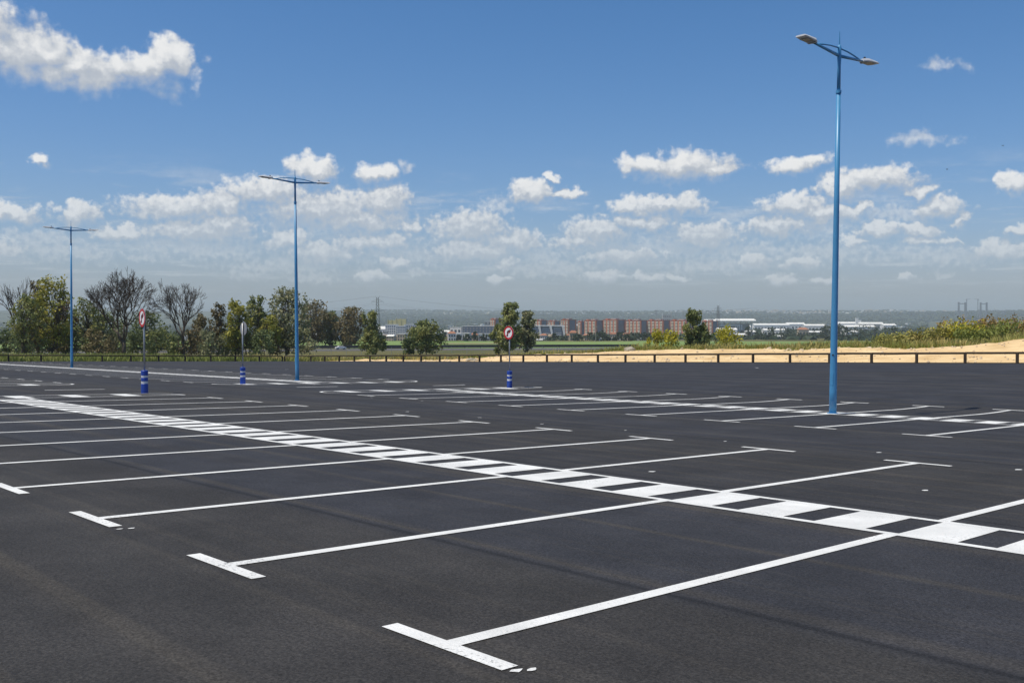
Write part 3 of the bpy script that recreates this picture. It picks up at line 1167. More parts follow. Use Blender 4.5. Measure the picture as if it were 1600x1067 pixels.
def timber_fence(a, c, count, label):
    """a, c: (u, v) ends"""
    t = empty('timber_fence', lot_point(*a))
    o0 = Vector(t.location)
    post = MB().box((0, 0, 0.28), (0.14, 0.14, 0.66)).mesh('post', MAT['wood'])
    P = [np.array(a) + (np.array(c) - np.array(a)) * k / count for k in range(count + 1)]
    W = [Vector(lot_point(*q)) - o0 for q in P]
    ang = math.atan2((W[-1] - W[0]).y, (W[-1] - W[0]).x)
    for w in W:
        link_mesh('post', post, t, w + Vector((0, 0, random.uniform(-.01, .01))), ang + random.uniform(-.05, .05))
    for k in range(count):
        p, q = W[k] + Vector((0, 0, 0.625)), W[k + 1] + Vector((0, 0, 0.625))
        d = (q - p).normalized()
        j1, j2 = random.uniform(-.008, .008), random.uniform(-.008, .008)
        MB().tube([p + d * 0.01 + Vector((0, 0, j1)), (p + q) / 2 + Vector((0, 0, random.uniform(-.015, .01))), q - d * 0.01 + Vector((0, 0, j2))], 0.068, 8).build('rail', MAT['wood'], t, True)
    return tag(t, label, 'fence')


timber_fence((0.0, 53.2), (103.0, 53.2), 34, 'low brown timber rail fence along the sand, running across to the right')
timber_fence((103.2, 53.0), (103.2, -40.0), 30, 'low brown timber rail fence in front of the trees on the left')

# ------------------------------------------------------------------ trees


def leaf_cloud(mb, centers, n, size, rnd, flat=0.0, droop=0.0, shell=0.55):
    """leaf sprays filling ellipsoids (x, y, z, rx, ry, rz)"""
    vol = np.array([c[3] * c[4] * c[5] for c in centers]) ** 0.7
    cnt = np.maximum(4, (vol / vol.sum() * n)).astype(int)
    vs, fs = [], []
    for c, k in zip(centers, cnt):
        d = rnd.normal(size=(k, 3))
        d /= np.linalg.norm(d, axis=1)[:, None]
        rr = (shell + (1 - shell) * rnd.random(k)) * (0.85 + 0.35 * rnd.random(k))
        p = np.array(c[:3]) + d * rr[:, None] * np.array(c[3:6])
        a = rnd.normal(size=(k, 3))
        a[:, 2] -= droop
        a /= np.linalg.norm(a, axis=1)[:, None]
        b_ = np.cross(a, rnd.normal(size=(k, 3)) + d * 0.3)
        b_ /= np.linalg.norm(b_, axis=1)[:, None] + 1e-9
        s = size * (0.55 + 0.9 * rnd.random(k))
        A, B = a * s[:, None], b_ * (s * 0.5)[:, None]
        for i in range(k):
            m = len(vs)
            vs += [p[i] - A[i], p[i] + B[i], p[i] + A[i] * 0.9, p[i] - B[i]]
            fs.append((m, m + 1, m + 2, m + 3))
    mb.add(vs, fs)


def limb(mb, p, q, r0, r1, rnd, n=5, seg=4, wob=0.12):
    p, q = np.array(p, float), np.array(q, float)
    L = np.linalg.norm(q - p)
    pts = []
    for i in range(seg + 1):
        t = i / seg
        w = rnd.normal(size=3) * L * wob * 0.5 * math.sin(math.pi * t)
        pts.append(p + (q - p) * t + w)
    mb.tube([tuple(x) for x in pts], [r0 + (r1 - r0) * i / seg for i in range(seg + 1)], n)
    return pts


def make_tree(loc, H, W, leaf, seed, shape='round', n=2600, size=0.34, trunk_frac=0.25, name='tree', lobes=None, gaps=1.0):
    rnd = np.random.default_rng(seed)
    t = empty(name, loc, rnd.uniform(0, 0.3))
    hw = W / 2.0
    cs = []
    nl = lobes or max(9, int(H * 1.2))
    asym = rnd.uniform(-.18, .18, 2) * hw
    for i in range(nl):
        f = (i + 0.5) / nl
        z = H * (trunk_frac + (1 - trunk_frac) * f)
        if shape == 'round':
            e = math.sqrt(max(0.08, 1 - (2 * f - 0.9) ** 2))
        elif shape == 'cone':
            e = 1.08 - 0.85 * f
        elif shape == 'tall':
            e = 1.0 - 0.42 * abs(2 * f - 0.75) ** 1.5
        else:
            e = 0.55 + 0.5 * f
        m5 = 5 if lobes is None else 3
        for k in range(m5):
            a = 2 * math.pi * (k / float(m5) + rnd.uniform(-.13, .13)) + i * 1.1
            d = hw * e * rnd.uniform(0.25, 1.0)
            s = hw * rnd.uniform(0.14, 0.34) * (0.7 + 0.4 * e) * (1.0 if lobes is None else 1.35)
            cs.append((d * math.cos(a) + asym[0] * f, d * math.sin(a) + asym[1] * f, min(z + rnd.normal() * 0.045 * H, H - s * 0.55), s, s, s * rnd.uniform(0.8, 1.5)))
    for k in range(3):
        cs.append((asym[0] + rnd.normal() * hw * 0.28, rnd.normal() * hw * .2, H - hw * rnd.uniform(0.12, 0.5), hw * 0.17, hw * 0.17, hw * rnd.uniform(.22, .38)))
    tr = MB()
    r0 = max(0.09, H * 0.018)
    top = (rnd.normal() * hw * 0.2, rnd.normal() * hw * 0.2, H * 0.82)
    tp = limb(tr, (0, 0, -0.6), top, r0, r0 * 0.25, rnd, 7, 7, 0.06)
    for c in cs:
        i = int(np.clip(c[2] / H * 7 * 0.75, 1, 6))
        limb(tr, tp[i], c[:3], r0 * 0.38, r0 * 0.08, rnd, 4, 3, 0.15)
    tr.build('trunk', MAT['bark'], t, True)
    lv = MB()
    leaf_cloud(lv, cs, int(n * 0.85), size * 0.92, rnd, droop=0.35, shell=0.4)
    lv.build('crown', LEAF[leaf], t)
    return t


def bare_tree(loc, H, W, seed, name='bare_tree', depth=6, spread=1.0):
    """a leafless tree: limbs fork again and again into fine upright twigs"""
    rnd = np.random.default_rng(seed)
    t = empty(name, loc)
    trunk, twigs = MB(), MB()
    segs = []

    def grow(p, d, L, r, lev):
        q = p + d * L
        mid = (p + q) / 2 + rnd.normal(size=3) * L * 0.05
        (trunk if lev < 2 else twigs).tube([tuple(p), tuple(mid), tuple(q)], [r, r * 0.85, r * 0.68], 6 if lev < 2 else (4 if lev < 4 else 3), lev < 2)
        if lev >= depth:
            return
        k = 3 if lev < 2 else (3 if rnd.random() < 0.55 else 2)
        for i in range(k):
            side = rnd.normal(size=3)
            side -= d * side.dot(d)
            side /= np.linalg.norm(side)
            ang = rnd.uniform(0.22, 0.62) * spread if lev > 0 else rnd.uniform(0.3, 0.65) * spread
            nd = d * math.cos(ang) + side * math.sin(ang)
            nd[2] += 0.10
            nd /= np.linalg.norm(nd)
            grow(q, nd, L * rnd.uniform(0.66, 0.88), max(0.03, r * 0.62), lev + 1)
        if lev >= 2:
            side = rnd.normal(size=3)
            nd = d * 0.6 + side / np.linalg.norm(side) * 0.7
            nd /= np.linalg.norm(nd)
            grow(mid, nd, L * 0.5, max(0.026, r * 0.4), max(lev + 2, depth - 1))

    n_main = 3
    base = np.array([0, 0, -0.6])
    L0 = H * 0.20
    trunk.tube([(0, 0, -0.6), (0.05, 0, L0 * 0.5), (0, 0, L0)], [H * 0.028, H * 0.024, H * 0.021], 8)
    for i in range(5):
        a = 2 * math.pi * i / 5 + rnd.uniform(-.4, .4)
        tilt = rnd.uniform(0.25, 0.75) * spread if i else 0.05
        d = np.array([math.cos(a) * math.sin(tilt), math.sin(a) * math.sin(tilt), math.cos(tilt)])
        grow(np.array([0, 0, L0 * rnd.uniform(0.7, 1.0)]), d, H * 0.21, H * 0.013, 1)
    # fit to the wanted size
    allv = np.array(trunk.v + twigs.v)
    zmax, wmax = np.percentile(allv[:, 2], 99.8), np.percentile(np.abs(allv[:, :2]), 99.2)
    fz, fw = H / zmax, (W / 2) / wmax
    for mb in (trunk, twigs):
        mb.v = [(x * (fw if z > 0 else 1), y * (fw if z > 0 else 1), z * fz) for x, y, z in mb.v]
    trunk.build('trunk', MAT['bark'], t, True)
    twigs.build('branches', MAT['bare'], t)
    return t


def at(px, d):
    """point on the land seen at picture column px, d metres ahead"""
    x = (px - 800.0) / F_PX * d
    return x, d, ground_z(x, d)


def top_z(py, d):
    return CAM_Z + (497.0 - py) / F_PX * d


ORD = ('first second third fourth fifth sixth seventh eighth ninth tenth eleventh twelfth thirteenth fourteenth fifteenth sixteenth seventeenth eighteenth nineteenth twentieth '
       'twenty-first twenty-second twenty-third twenty-fourth twenty-fifth twenty-sixth twenty-seventh twenty-eighth twenty-ninth thirtieth thirty-first thirty-second').split()


def rank(values):
    """position of every value counted from the left, as a word"""
    order = sorted(range(len(values)), key=lambda i: values[i])
    out = [None] * len(values)
    for k, i in enumerate(order):
        out[i] = ORD[k]
    return out


def tree_px(px, top, wpx, d, leaf, seed, label, shape='round', n=2600, size=None, group='trees beyond the parking lot', cat='tree', name='broadleaf_tree', tf=0.2, lobes=None):
    x, y, z = at(px, d)
    H = top_z(top, d) - z
    W = wpx * 1.16 / F_PX * d
    o = make_tree((x, y, z), H, W, leaf, seed, shape, n, size or max(0.16, d * 0.0016), tf, name, lobes)
    return tag(o, label, cat, group)


# leafless trees
for (px, top, wpx, d, seed, lab) in ((193, 425, 128, 205, 5, 'largest leafless tree with wide fan of bare branches, behind left sign'),
                                     (286, 441, 104, 212, 9, 'smaller leafless tree with open bare branches, right of the largest one'),
                                     (35, 433, 74, 196, 14, 'half-dead tree with bare forked limbs above foliage, far left')):
    x, y, z = at(px, d)
    o = bare_tree((x, y, z), top_z(top, d) - z, wpx / F_PX * d, seed, depth=7 if wpx > 110 else (6 if wpx > 80 else 4))
    tag(o, lab, 'tree', 'leafless trees')

T = [
    (40, 462, 48, 192, 'olive', 'olive green tree clump at the far left edge under bare limbs', 'round', 2600),
    (79, 437, 62, 198, 'yellow', 'tall yellow-green tree left of the farthest lamp', 'tall', 4200),
    (58, 440, 30, 203, 'brown', 'brownish tall crown beside the yellow-green tree, far left', 'tall', 1300),
    (104, 470, 34, 214, 'rust', 'rusty brown narrow tree right beside the farthest lamp', 'tall', 1500),
    (136, 468, 52, 220, 'olive', 'dull green round tree between farthest lamp and largest leafless tree', 'round', 2300),
    (162, 490, 60, 224, 'dark', 'dark green tree below the largest leafless tree', 'round', 2300),
    (236, 488, 54, 226, 'dark', 'dark bushy tree right behind the left round sign', 'round', 2200),
    (312, 492, 34, 226, 'brown', 'brownish green tree at right foot of the smaller leafless tree', 'round', 1500),
    (341, 474, 26, 222, 'brown', 'thin brownish tree between leafless trees and grey-backed sign', 'tall', 1500),
    (368, 473, 42, 215, 'yellow', 'rounded yellow-green tree just left above the grey-backed sign', 'round', 3000),
    (398, 463, 36, 220, 'olive', 'tall olive tree right of the grey-backed sign', 'tall', 2400),
    (422, 493, 32, 216, 'yellow', 'short yellow-green tree left of the middle lamp', 'round', 1600),
    (447, 454, 62, 222, 'grey', 'tallest grey-green tree, partly behind the middle lamp', 'round', 4600),
    (492, 470, 48, 425, 'brown', 'brownish airy tree right of the middle lamp', 'round', 2200),
    (517, 487, 32, 432, 'dark', 'dark narrow tree above the white car', 'tall', 1900),
    (545, 481, 44, 428, 'brown', 'brown and green broad tree right of the white car', 'round', 2800),
    (585, 489, 40, 255, 'olive', 'cone-shaped green tree standing alone under the lattice pylon', 'cone', 3200),
    (666, 503, 56, 255, 'olive', 'round bushy green tree in front of the white apartment blocks', 'round', 3600),
    (794, 474, 34, 240, 'olive', 'tall green tree directly behind the middle no-right-turn sign', 'tall', 3400),
    (823, 487, 30, 245, 'grey', 'grey-green tree at right of the middle no-right-turn sign', 'tall', 2600),
    (1087, 485, 34, 170, 'olive', 'upright olive tree between the two yellow shrubs', 'tall', 3200),
    (1093, 512, 56, 172, 'dark', 'low dark tree at the foot of the upright olive tree', 'round', 1500),
]
for i, (px, top, wpx, d, leaf, lab, shp, n) in enumerate(T):
    tree_px(px, top, wpx, d, leaf, 40 + i, lab, shp, n, tf=0.10 if shp == 'cone' else 0.16)

# undergrowth along the left tree line
UG = [(8, 515, 52), (30, 522, 40), (112, 512, 36), (150, 518, 46), (180, 516, 40), (206, 520, 40), (248, 516, 44), (272, 524, 34), (300, 520, 40), (328, 518, 34), (356, 514, 32), (384, 512, 34), (412, 516, 32), (436, 512, 34), (470, 514, 34), (638, 528, 22), (779, 508, 20), (60, 508, 40), (92, 505, 30)]
ug_tone = ('dark green', 'olive', 'dark green', 'brownish', 'grey-green')
ug_rank = rank([q[0] for q in UG])
for i, (px, top, wpx) in enumerate(UG):
    tree_px(px, top, wpx * 1.15, 205 + (i * 37) % 22 if px < 520 else 246, ('dark', 'olive', 'dark', 'brown', 'grey')[i % 5], 90 + i, 'low %s bush in the undergrowth below the trees, %s from the left' % (ug_tone[i % 5], ug_rank[i]), 'round', 1100, group='bushes under the left trees', cat='bush', name='undergrowth_bush', tf=0.05, lobes=4)

# flowering broom at the edge of the scrub
for (px, top, wpx, d, lab) in ((1026, 518, 34, 128, 'yellow-green shrub, left of a touching pair, beyond the sand'), (1050, 517, 40, 130, 'yellow-green shrub, right of a touching pair, left of olive tree'), (1131, 511, 44, 126, 'bright yellow flowering shrub right of the upright olive tree'),
                               (1353, 545, 16, 100, 'small dark green bush just right of the nearest lamp')):
    tree_px(px, top, wpx, d, 'dark' if px == 1353 else 'broom', 300 + px, lab, 'round', 2000 if px != 1353 else 700, 0.16, 'shrubs beyond the sand', 'shrub', 'shrub', 0.02, 5)
for i, (px, top, wpx, d, leaf, lab) in enumerate([
        (1398, 517, 34, 92, 'scrub', 'pale green shrub where the right mound begins'), (1425, 512, 30, 94, 'scrub', 'olive shrub low on the right mound'), (1460, 509, 36, 92, 'scrub', 'rounded shrub midway up the right mound, left of russet one'),
        (1500, 502, 56, 92, 'broom', 'broad yellow-green shrub in the middle of the right mound'), (1490, 498, 50, 96, 'scrubred', 'russet shrub behind the broad yellow-green one on the mound'), (1545, 494, 52, 95, 'scrubred', 'russet brown shrub high on the right mound'),
        (1585, 491, 46, 94, 'scrubred', 'russet brown shrub at the top right edge of the mound'), (1570, 502, 52, 90, 'meadow', 'green shrub below the russet ones at the right edge'), (1530, 510, 44, 88, 'meadow', 'grassy green shrub above the sand at right')]):
    tree_px(px, top + 8, wpx * 1.45, d, leaf, 400 + i, lab, 'round', 2200, 0.14, 'shrubs on the right mound', 'shrub', 'shrub', 0.02, 5)

# ------------------------------------------------------------------ scrub and grass (uncountable)


def scatter(name, leaf, label, cat, sampler, n, hmin, hmax, width, clump=1):
    vs, fs = [], []
    P = sampler(n)
    z, _ = land(P[:, 0], P[:, 1])
    tuft = np.clip(0.95 + 0.5 * fbm(P[:, 0], P[:, 1], 0.7, 31), 0.45, 1.6)
    for (x, y), zz, tf_ in zip(P, z, tuft):
        h = random.uniform(hmin, hmax) * tf_
        a = random.uniform(0, math.pi)
        w = width * random.uniform(0.6, 1.4)
        dx, dy = math.cos(a) * w, math.sin(a) * w
        lx, ly = random.gauss(0, 0.25) * h, random.gauss(0, 0.25) * h
        m = len(vs)
        vs += [(x - dx, y - dy, zz - 0.1), (x + dx, y + dy, zz - 0.1), (x + lx + dx * .5, y + ly + dy * .5, zz + h * .7), (x + lx * 1.5, y + ly * 1.5, zz + h)]
        fs.append((m, m + 1, m + 2, m + 3))
    o = MB().add(vs, fs).build(name, LEAF[leaf])
    return tag(o, label, cat, kind='stuff')


def in_uv(u0, u1, w0, w1, edge=True):
    def s(n):
        u = rng.uniform(u0, u1, n)
        lo = sand_edge(u) + w0 if edge else np.full(n, w0)
        vp = lo + rng.random(n) ** 1.3 * (w1 - w0)
        P = ORG + U * u[:, None] + V * (vp + V_END)[:, None]
        return P[:, :2]
    return s


scatter('scrub', 'scrub', 'rough dry scrub covering the right mound and the ground beyond the sand', 'scrub', in_uv(-45, 72, 0.0, 42), 80000, 0.25, 0.75, 0.075)
scatter('mound_scrub', 'scrubred', 'tall russet dry scrub along the crest of the right mound', 'scrub', in_uv(-45, 26, 7.0, 30), 34000, 0.45, 1.15, 0.09)
scatter('meadow_grass', 'meadow', 'fresh green grass fringe between sand and scrub', 'grass', in_uv(-30, 84, -0.8, 12), 26000, 0.15, 0.55, 0.05)


def left_verge(n):
    v = rng.uniform(-45, 62, n)
    u = U_END + 0.7 + rng.random(n) ** 1.4 * 70
    P = ORG + U * u[:, None] + V * v[:, None]
    return P[:, :2]


scatter('verge_grass', 'meadow', 'thin green and yellow grass behind the left timber fence', 'grass', left_verge, 34000, 0.15, 0.6, 0.09)


def far_verge(n):
    u = rng.uniform(70, 125, n)
    vp = np.maximum(sand_edge(np.minimum(u, 97)) + 0.3, 0.8) + rng.random(n) ** 1.2 * 70
    P = ORG + U * u[:, None] + V * (vp + V_END)[:, None]
    return P[:, :2]


scatter('slope_grass', 'scrub', 'dry grass on the slope between timber fence corner and road', 'grass', far_verge, 26000, 0.2, 0.7, 0.10)

# ------------------------------------------------------------------ rocks and spoil heaps


def lump(name, px, py_d, size, m, label, cat, seed, group=None):
    rnd = np.random.default_rng(seed)
    import bmesh
    bm = bmesh.new()
    bmesh.ops.create_icosphere(bm, subdivisions=3, radius=1.0)
    for v in bm.verts:
        p = np.array(v.co)
        k = 1 + 0.16 * math.sin(p[0] * 3.1 + seed) * math.cos(p[1] * 2.7 + seed) + 0.10 * math.sin(p[2] * 6 + p[0] * 5 + seed) + rnd.normal() * 0.035
        v.co = Vector((p[0] * size[0] * k, p[1] * size[1] * k, p[2] * size[2] * k))
    me = bpy.data.meshes.new(name)
    bm.to_mesh(me)
    bm.free()
    me.materials.append(m)
    x, y, z = at(px, py_d)
    o = link_mesh(name, me, None, (x, y, z + size[2] * 0.15), seed)
    return tag(o, label, cat, group)


def stones(n):
    rnd = np.random.default_rng(77)
    u = rnd.uniform(-10, 92, n)
    vp = 0.6 + rnd.random(n) * np.maximum(sand_edge(u) - 0.8, 0.2)
    Q = ORG + U * u[:, None] + V * (vp + V_END)[:, None]
    z, _ = land(Q[:, 0], Q[:, 1])
    b = MB()
    for i in range(n):
        s = 0.03 + 0.11 * rnd.random() ** 3
        p = [(Q[i, 0] + s * dx * rnd.uniform(.7, 1.3), Q[i, 1] + s * dy * rnd.uniform(.7, 1.3), z[i] + 0.06 + s * dz * rnd.uniform(.6, 1.1)) for dx, dy, dz in ((1, 0, 0), (0, 1, 0), (-1, 0, 0), (0, -1, 0), (0, 0, .9), (0, 0, -.9))]
        b.add(p, [(0, 1, 4), (1, 2, 4), (2, 3, 4), (3, 0, 4), (1, 0, 5), (2, 1, 5), (3, 2, 5), (0, 3, 5)])
    return tag(b.build('sand_stones', MAT['rock']), 'small stones and clods strewn over the sand', 'stones', kind='stuff')


stones(1500)


def edge_depth(px, inset):
    """distance at which the sand ends along a picture column"""
    for d in np.arange(56, 150, 0.25):
        u, v = lot_uv((px - 800.0) / F_PX * d, d)
        if v - V_END > float(sand_edge(np.array(u))) - inset:
            return float(d)
    return 100.0


for i, (px, ins, s, lab) in enumerate([(1233, 0.6, (.32, .26, .24), 'pale boulder at the edge of scrub, leftmost of the group left of nearest lamp'), (1253, 0.5, (.30, .25, .24), 'pale boulder, middle one of the group left of nearest lamp'), (1271, 0.7, (.33, .25, .20), 'pale pinkish boulder closest to the nearest lamp'),
                                       (1202, 0.8, (.24, .2, .17), 'small pale rock at the sand edge, far left of the boulders'), (1357, 2.5, (.42, .3, .15), 'flat pale slab of rock in the sand right of nearest lamp'), (1066, 0.7, (.16, .14, .2), 'small whitish rock standing below the yellow shrubs')]):
    lump('boulder', px, edge_depth(px, ins), s, MAT['rock'], lab, 'rock', 3 + i, 'boulders at the sand edge')
lump('gravel_heap', 984, edge_depth(984, 2.5), (.62, .5, .42), MAT['gravel'], 'grey gravel heap on top of the sand bank', 'gravel heap', 21)
lump('gravel_heap', 738, edge_depth(738, 16.5), (.65, .4, .26), MAT['gravel'], 'small grey spoil heap on sand behind the timber fence, left of middle sign', 'gravel heap', 22)
# ------------------------------------------------------------------ road with crash barrier and a car


def road_pts(px0, px1, d0, d1, n):
    out = []
    for k in range(n + 1):
        t = k / n
        d = d0 + (d1 - d0) * t
        px = px0 + (px1 - px0) * t
        out.append(at(px, d))
    return out


rp = road_pts(-500, 1000, 318, 430, 60)
b = MB()
vs = []
for (x, y, z) in rp:
    zz = z + 0.5
    vs += [(x, y - 4.5, zz), (x, y + 4.5, zz + 0.15)]
b.add(vs, [(2 * i, 2 * i + 2, 2 * i + 3, 2 * i + 1) for i in range(len(rp) - 1)])
# road bed sides
vs = []
for (x, y, z) in rp:
    vs += [(x, y - 4.5, z + 0.5), (x, y - 6.0, z - 0.8)]
b.add(vs, [(2 * i, 2 * i + 1, 2 * i + 3, 2 * i + 2) for i in range(len(rp) - 1)])
tag(b.build('road', MAT['road']), kind='structure')
br = empty('crash_barrier', rp[0])
o0 = Vector(rp[0])
pm = MB().box((0, 0, 0.35), (0.16, 0.16, 0.9)).mesh('post', MAT['barrier'])
for i in range(len(rp) - 1):
    p, q = Vector(rp[i]) - o0 + Vector((0, 5.2, 0.6)), Vector(rp[i + 1]) - o0 + Vector((0, 5.2, 0.6))
    MB().add([p + Vector((0, 0, .35)), q + Vector((0, 0, .35)), q + Vector((0, 0, 1.45)), p + Vector((0, 0, 1.45)), p + Vector((0, .3, .35)), q + Vector((0, .3, .35)), q + Vector((0, .2, 1.5)), p + Vector((0, .2, 1.5))],
             [(0, 1, 2, 3), (5, 4, 7, 6), (3, 2, 6, 7), (1, 0, 4, 5)]).build('beam', MAT['barrier'], br)
    link_mesh('post', pm, br, p + Vector((0, 0.1, 0)))
tag(br, 'long dark crash barrier along the far side of the road', 'barrier')


def make_car(loc, rz):
    t = empty('car', loc, rz)
    prof = [(-2.15, .35), (-2.2, .75), (-1.95, .95), (-1.45, 1.0), (-.85, 1.42), (.75, 1.45), (1.5, 1.02), (2.05, .95), (2.15, .6), (2.1, .32)]
    vs, fs = [], []
    n = len(prof)
    for y, k in ((-.86, 1), (.86, 1)):
        for (x, z) in prof:
            s = 0.86 if z > 1.1 else 1.0
            vs.append((x, y * s, z))
    for i in range(n):
        j = (i + 1) % n
        fs.append((i, j, n + j, n + i))
    fs.append(tuple(range(n))[::-1])
    fs.append(tuple(range(n, 2 * n)))
    MB().add(vs, fs).build('body', MAT['carpaint'], t)
    for s in (-1, 1):
        extrude_poly([(-1.28, 1.03), (-.80, 1.36), (.70, 1.38), (1.30, 1.03)], s * .815 - .006, s * .80 + .012 * s).build('side_window', MAT['glassy'], t)
        for x in (-1.35, 1.35):
            w = MB()
            w.tube([(x, s * .72, .33), (x, s * .885, .33)], .33, 16)
            wo = w.build('wheel', MAT['rubber'], t)
            MB().tube([(x, s * .87, .33), (x, s * .90, .33)], .19, 12).build('rim', MAT['steel'], wo)
    return t


x, y, z = at(511, 366)
ry = np.interp(x, [q[0] for q in rp], [q[1] for q in rp])
rz_ = np.interp(x, [q[0] for q in rp], [q[2] for q in rp])
tag(make_car((x, ry, rz_ + 0.62), math.atan2(rp[1][1] - rp[0][1], rp[1][0] - rp[0][0])), 'small white car driving on the road below the trees', 'car')

wf = empty('wire_fence', at(480, 300))
o0 = Vector(at(480, 300))
wp = MB().lathe([(0.055, -0.3), (0.055, 2.1)], 6).mesh('post', MAT['steel'])
pts = [at(px, d) for px, d in zip(np.linspace(470, 1060, 26), np.linspace(300, 235, 26))]
for q in pts:
    link_mesh('post', wp, wf, Vector(q) - o0)
for z in (0.7, 1.4, 2.05):
    MB().tube([tuple(Vector(q) - o0 + Vector((0, 0, z))) for q in pts], 0.018, 4).build('wire', MAT['steel'], wf)
tag(wf, 'thin wire fence on slim posts between the slope and the road', 'fence')

# ------------------------------------------------------------------ lattice pylons and power lines


def lattice_pylon(px, d, top, label, thick=0.16):
    x, y, z = at(px, d)
    H = top_z(top, d) - z
    t = empty('lattice_pylon', (x, y, z), 0.25)
    wb, wt = H * 0.085, H * 0.022

    def half(h):
        f = h / H
        return wb + (wt * 1.6 - wb) * min(1, f / 0.6) if f < 0.6 else wt * 1.6 + (wt - wt * 1.6) * (f - 0.6) / 0.4
    body = MB()
    lv = [H * q for q in (0, .14, .26, .37, .47, .56, .64, .71, .78, .85, .92, 1.0)]
    for sx in (-1, 1):
        for sy in (-1, 1):
            body.tube([(sx * half(h), sy * half(h), h) for h in lv], thick, 4)
    body.build('legs', MAT['pylonsteel'], t)
    br_ = MB()
    for i in range(len(lv) - 1):
        a, c = half(lv[i]), half(lv[i + 1])
        for (p, q) in (((-1, -1), (1, -1)), ((1, -1), (1, 1)), ((1, 1), (-1, 1)), ((-1, 1), (-1, -1))):
            br_.tube([(p[0] * a, p[1] * a, lv[i]), (q[0] * c, q[1] * c, lv[i + 1])], thick * .55, 3)
            br_.tube([(q[0] * a, q[1] * a, lv[i]), (p[0] * c, p[1] * c, lv[i + 1])], thick * .55, 3)
            br_.tube([(p[0] * c, p[1] * c, lv[i + 1]), (q[0] * c, q[1] * c, lv[i + 1])], thick * .55, 3)
    br_.build('bracing', MAT['pylonsteel'], t)
    for (h, w) in ((.70, .155), (.90, .135)):
        for s in (-1, 1):
            m = MB()
            hw = half(h * H)
            for sy in (-1, 1):
                m.tube([(s * hw, sy * hw, h * H), (s * w * H, 0, h * H + .01 * H)], thick * .7, 4)
                m.tube([(s * hw, sy * hw, (h + .05) * H), (s * w * H, 0, h * H + .01 * H)], thick * .6, 4)
            m.tube([(s * w * H, 0, h * H), (s * w * H, 0, (h - .035) * H)], thick * .5, 4)
            m.build('cross_arm', MAT['pylonsteel'], t)
    for s in (-1, 1):
        MB().tube([(s * wt, 0, H * .98), (s * wt * 2.2, 0, H * 1.035)], thick * .6, 4).build('earth_peak', MAT['pylonsteel'], t)
    return tag(t, label, 'pylon', 'lattice pylons'), (x, y, z, H)


p1, (x1, y1, z1, H1) = lattice_pylon(590, 780, 465, 'lattice power pylon rising behind the cone-shaped tree', 0.12)
p2, (x2, y2, z2, H2) = lattice_pylon(1122, 2100, 478, 'distant lattice power pylon above the white stadium roof', 0.22)
pl = empty('power_line', (x1, y1, z1))
for h, w in ((.665, .155), (.865, .135), (1.03, .04)):
    for s in (-1, 1):
        a = Vector((s * w * H1, 0, h * H1))
        for (ex, ey, ez) in ((-290.0, -60.0, -6.0), (330.0, 120.0, -8.0)):
            e = Vector((ex, ey + s * 6, h * H1 + ez))
            q = [a.lerp(e, k / 14) - Vector((0, 0, 9.0 * 4 * (k / 14) * (1 - k / 14))) for k in range(15)]
            MB().tube([tuple(v) for v in q], 0.032, 3, False).build('wire', MAT['pylonsteel'], pl)
tag(pl, 'thin overhead power lines strung from the lattice pylon', 'power line')

# ------------------------------------------------------------------ buildings in the valley


def box_building(name, px0, px1, top, d, depth, wall, label, cat, group=None, rz=0.0, roof='flat', rows=0, cols=0, roofmat=None, base_drop=1.0, win='glassy', win_frac=(0.55, 0.5), parapet=True):
    xm = ((px0 + px1) / 2 - 800) / F_PX * d
    W = (px1 - px0) / F_PX * d
    z = ground_z(xm, d) - base_drop
    H = top_z(top, d) - z
    if roof == 'gable':
        H *= 0.8
    t = empty(name, (xm, d, z), rz)
    MB().box((0, 0, H / 2), (W, depth, H)).build('wall', MAT[wall], t)
    rm = MAT[roofmat or 'sheet']
    if roof == 'flat':
        if parapet:
            MB().box((0, 0, H + 0.35), (W + 0.5, depth + 0.5, 0.7)).build('roof', rm, t)
    else:
        r = MB()
        e = 0.5
        vs = [(-W / 2 - e, -depth / 2 - e, H), (W / 2 + e, -depth / 2 - e, H), (W / 2 + e, depth / 2 + e, H), (-W / 2 - e, depth / 2 + e, H),
              (-W / 2 * (.55 if roof == 'hip' else 1.02), 0, H * 1.25 + .2), (W / 2 * (.55 if roof == 'hip' else 1.02), 0, H * 1.25 + .2)]
        r.add(vs, [(0, 1, 5, 4), (2, 3, 4, 5), (1, 2, 5), (3, 0, 4), (3, 2, 1, 0)])
        r.build('roof', rm, t)
    if rows and cols:
        fw, fh = W / cols * win_frac[0], H / (rows + .3) * win_frac[1]
        wm = MB().box((0, 0, 0), (fw, 0.4, fh)).mesh('window', MAT[win])
        for r_ in range(rows):
            for c in range(cols):
                link_mesh('window', wm, t, (-W / 2 + (c + .5) * W / cols, -depth / 2 - 0.02, (r_ + .65) * H / (rows + .3)))
    return tag(t, label, cat, group), W, H


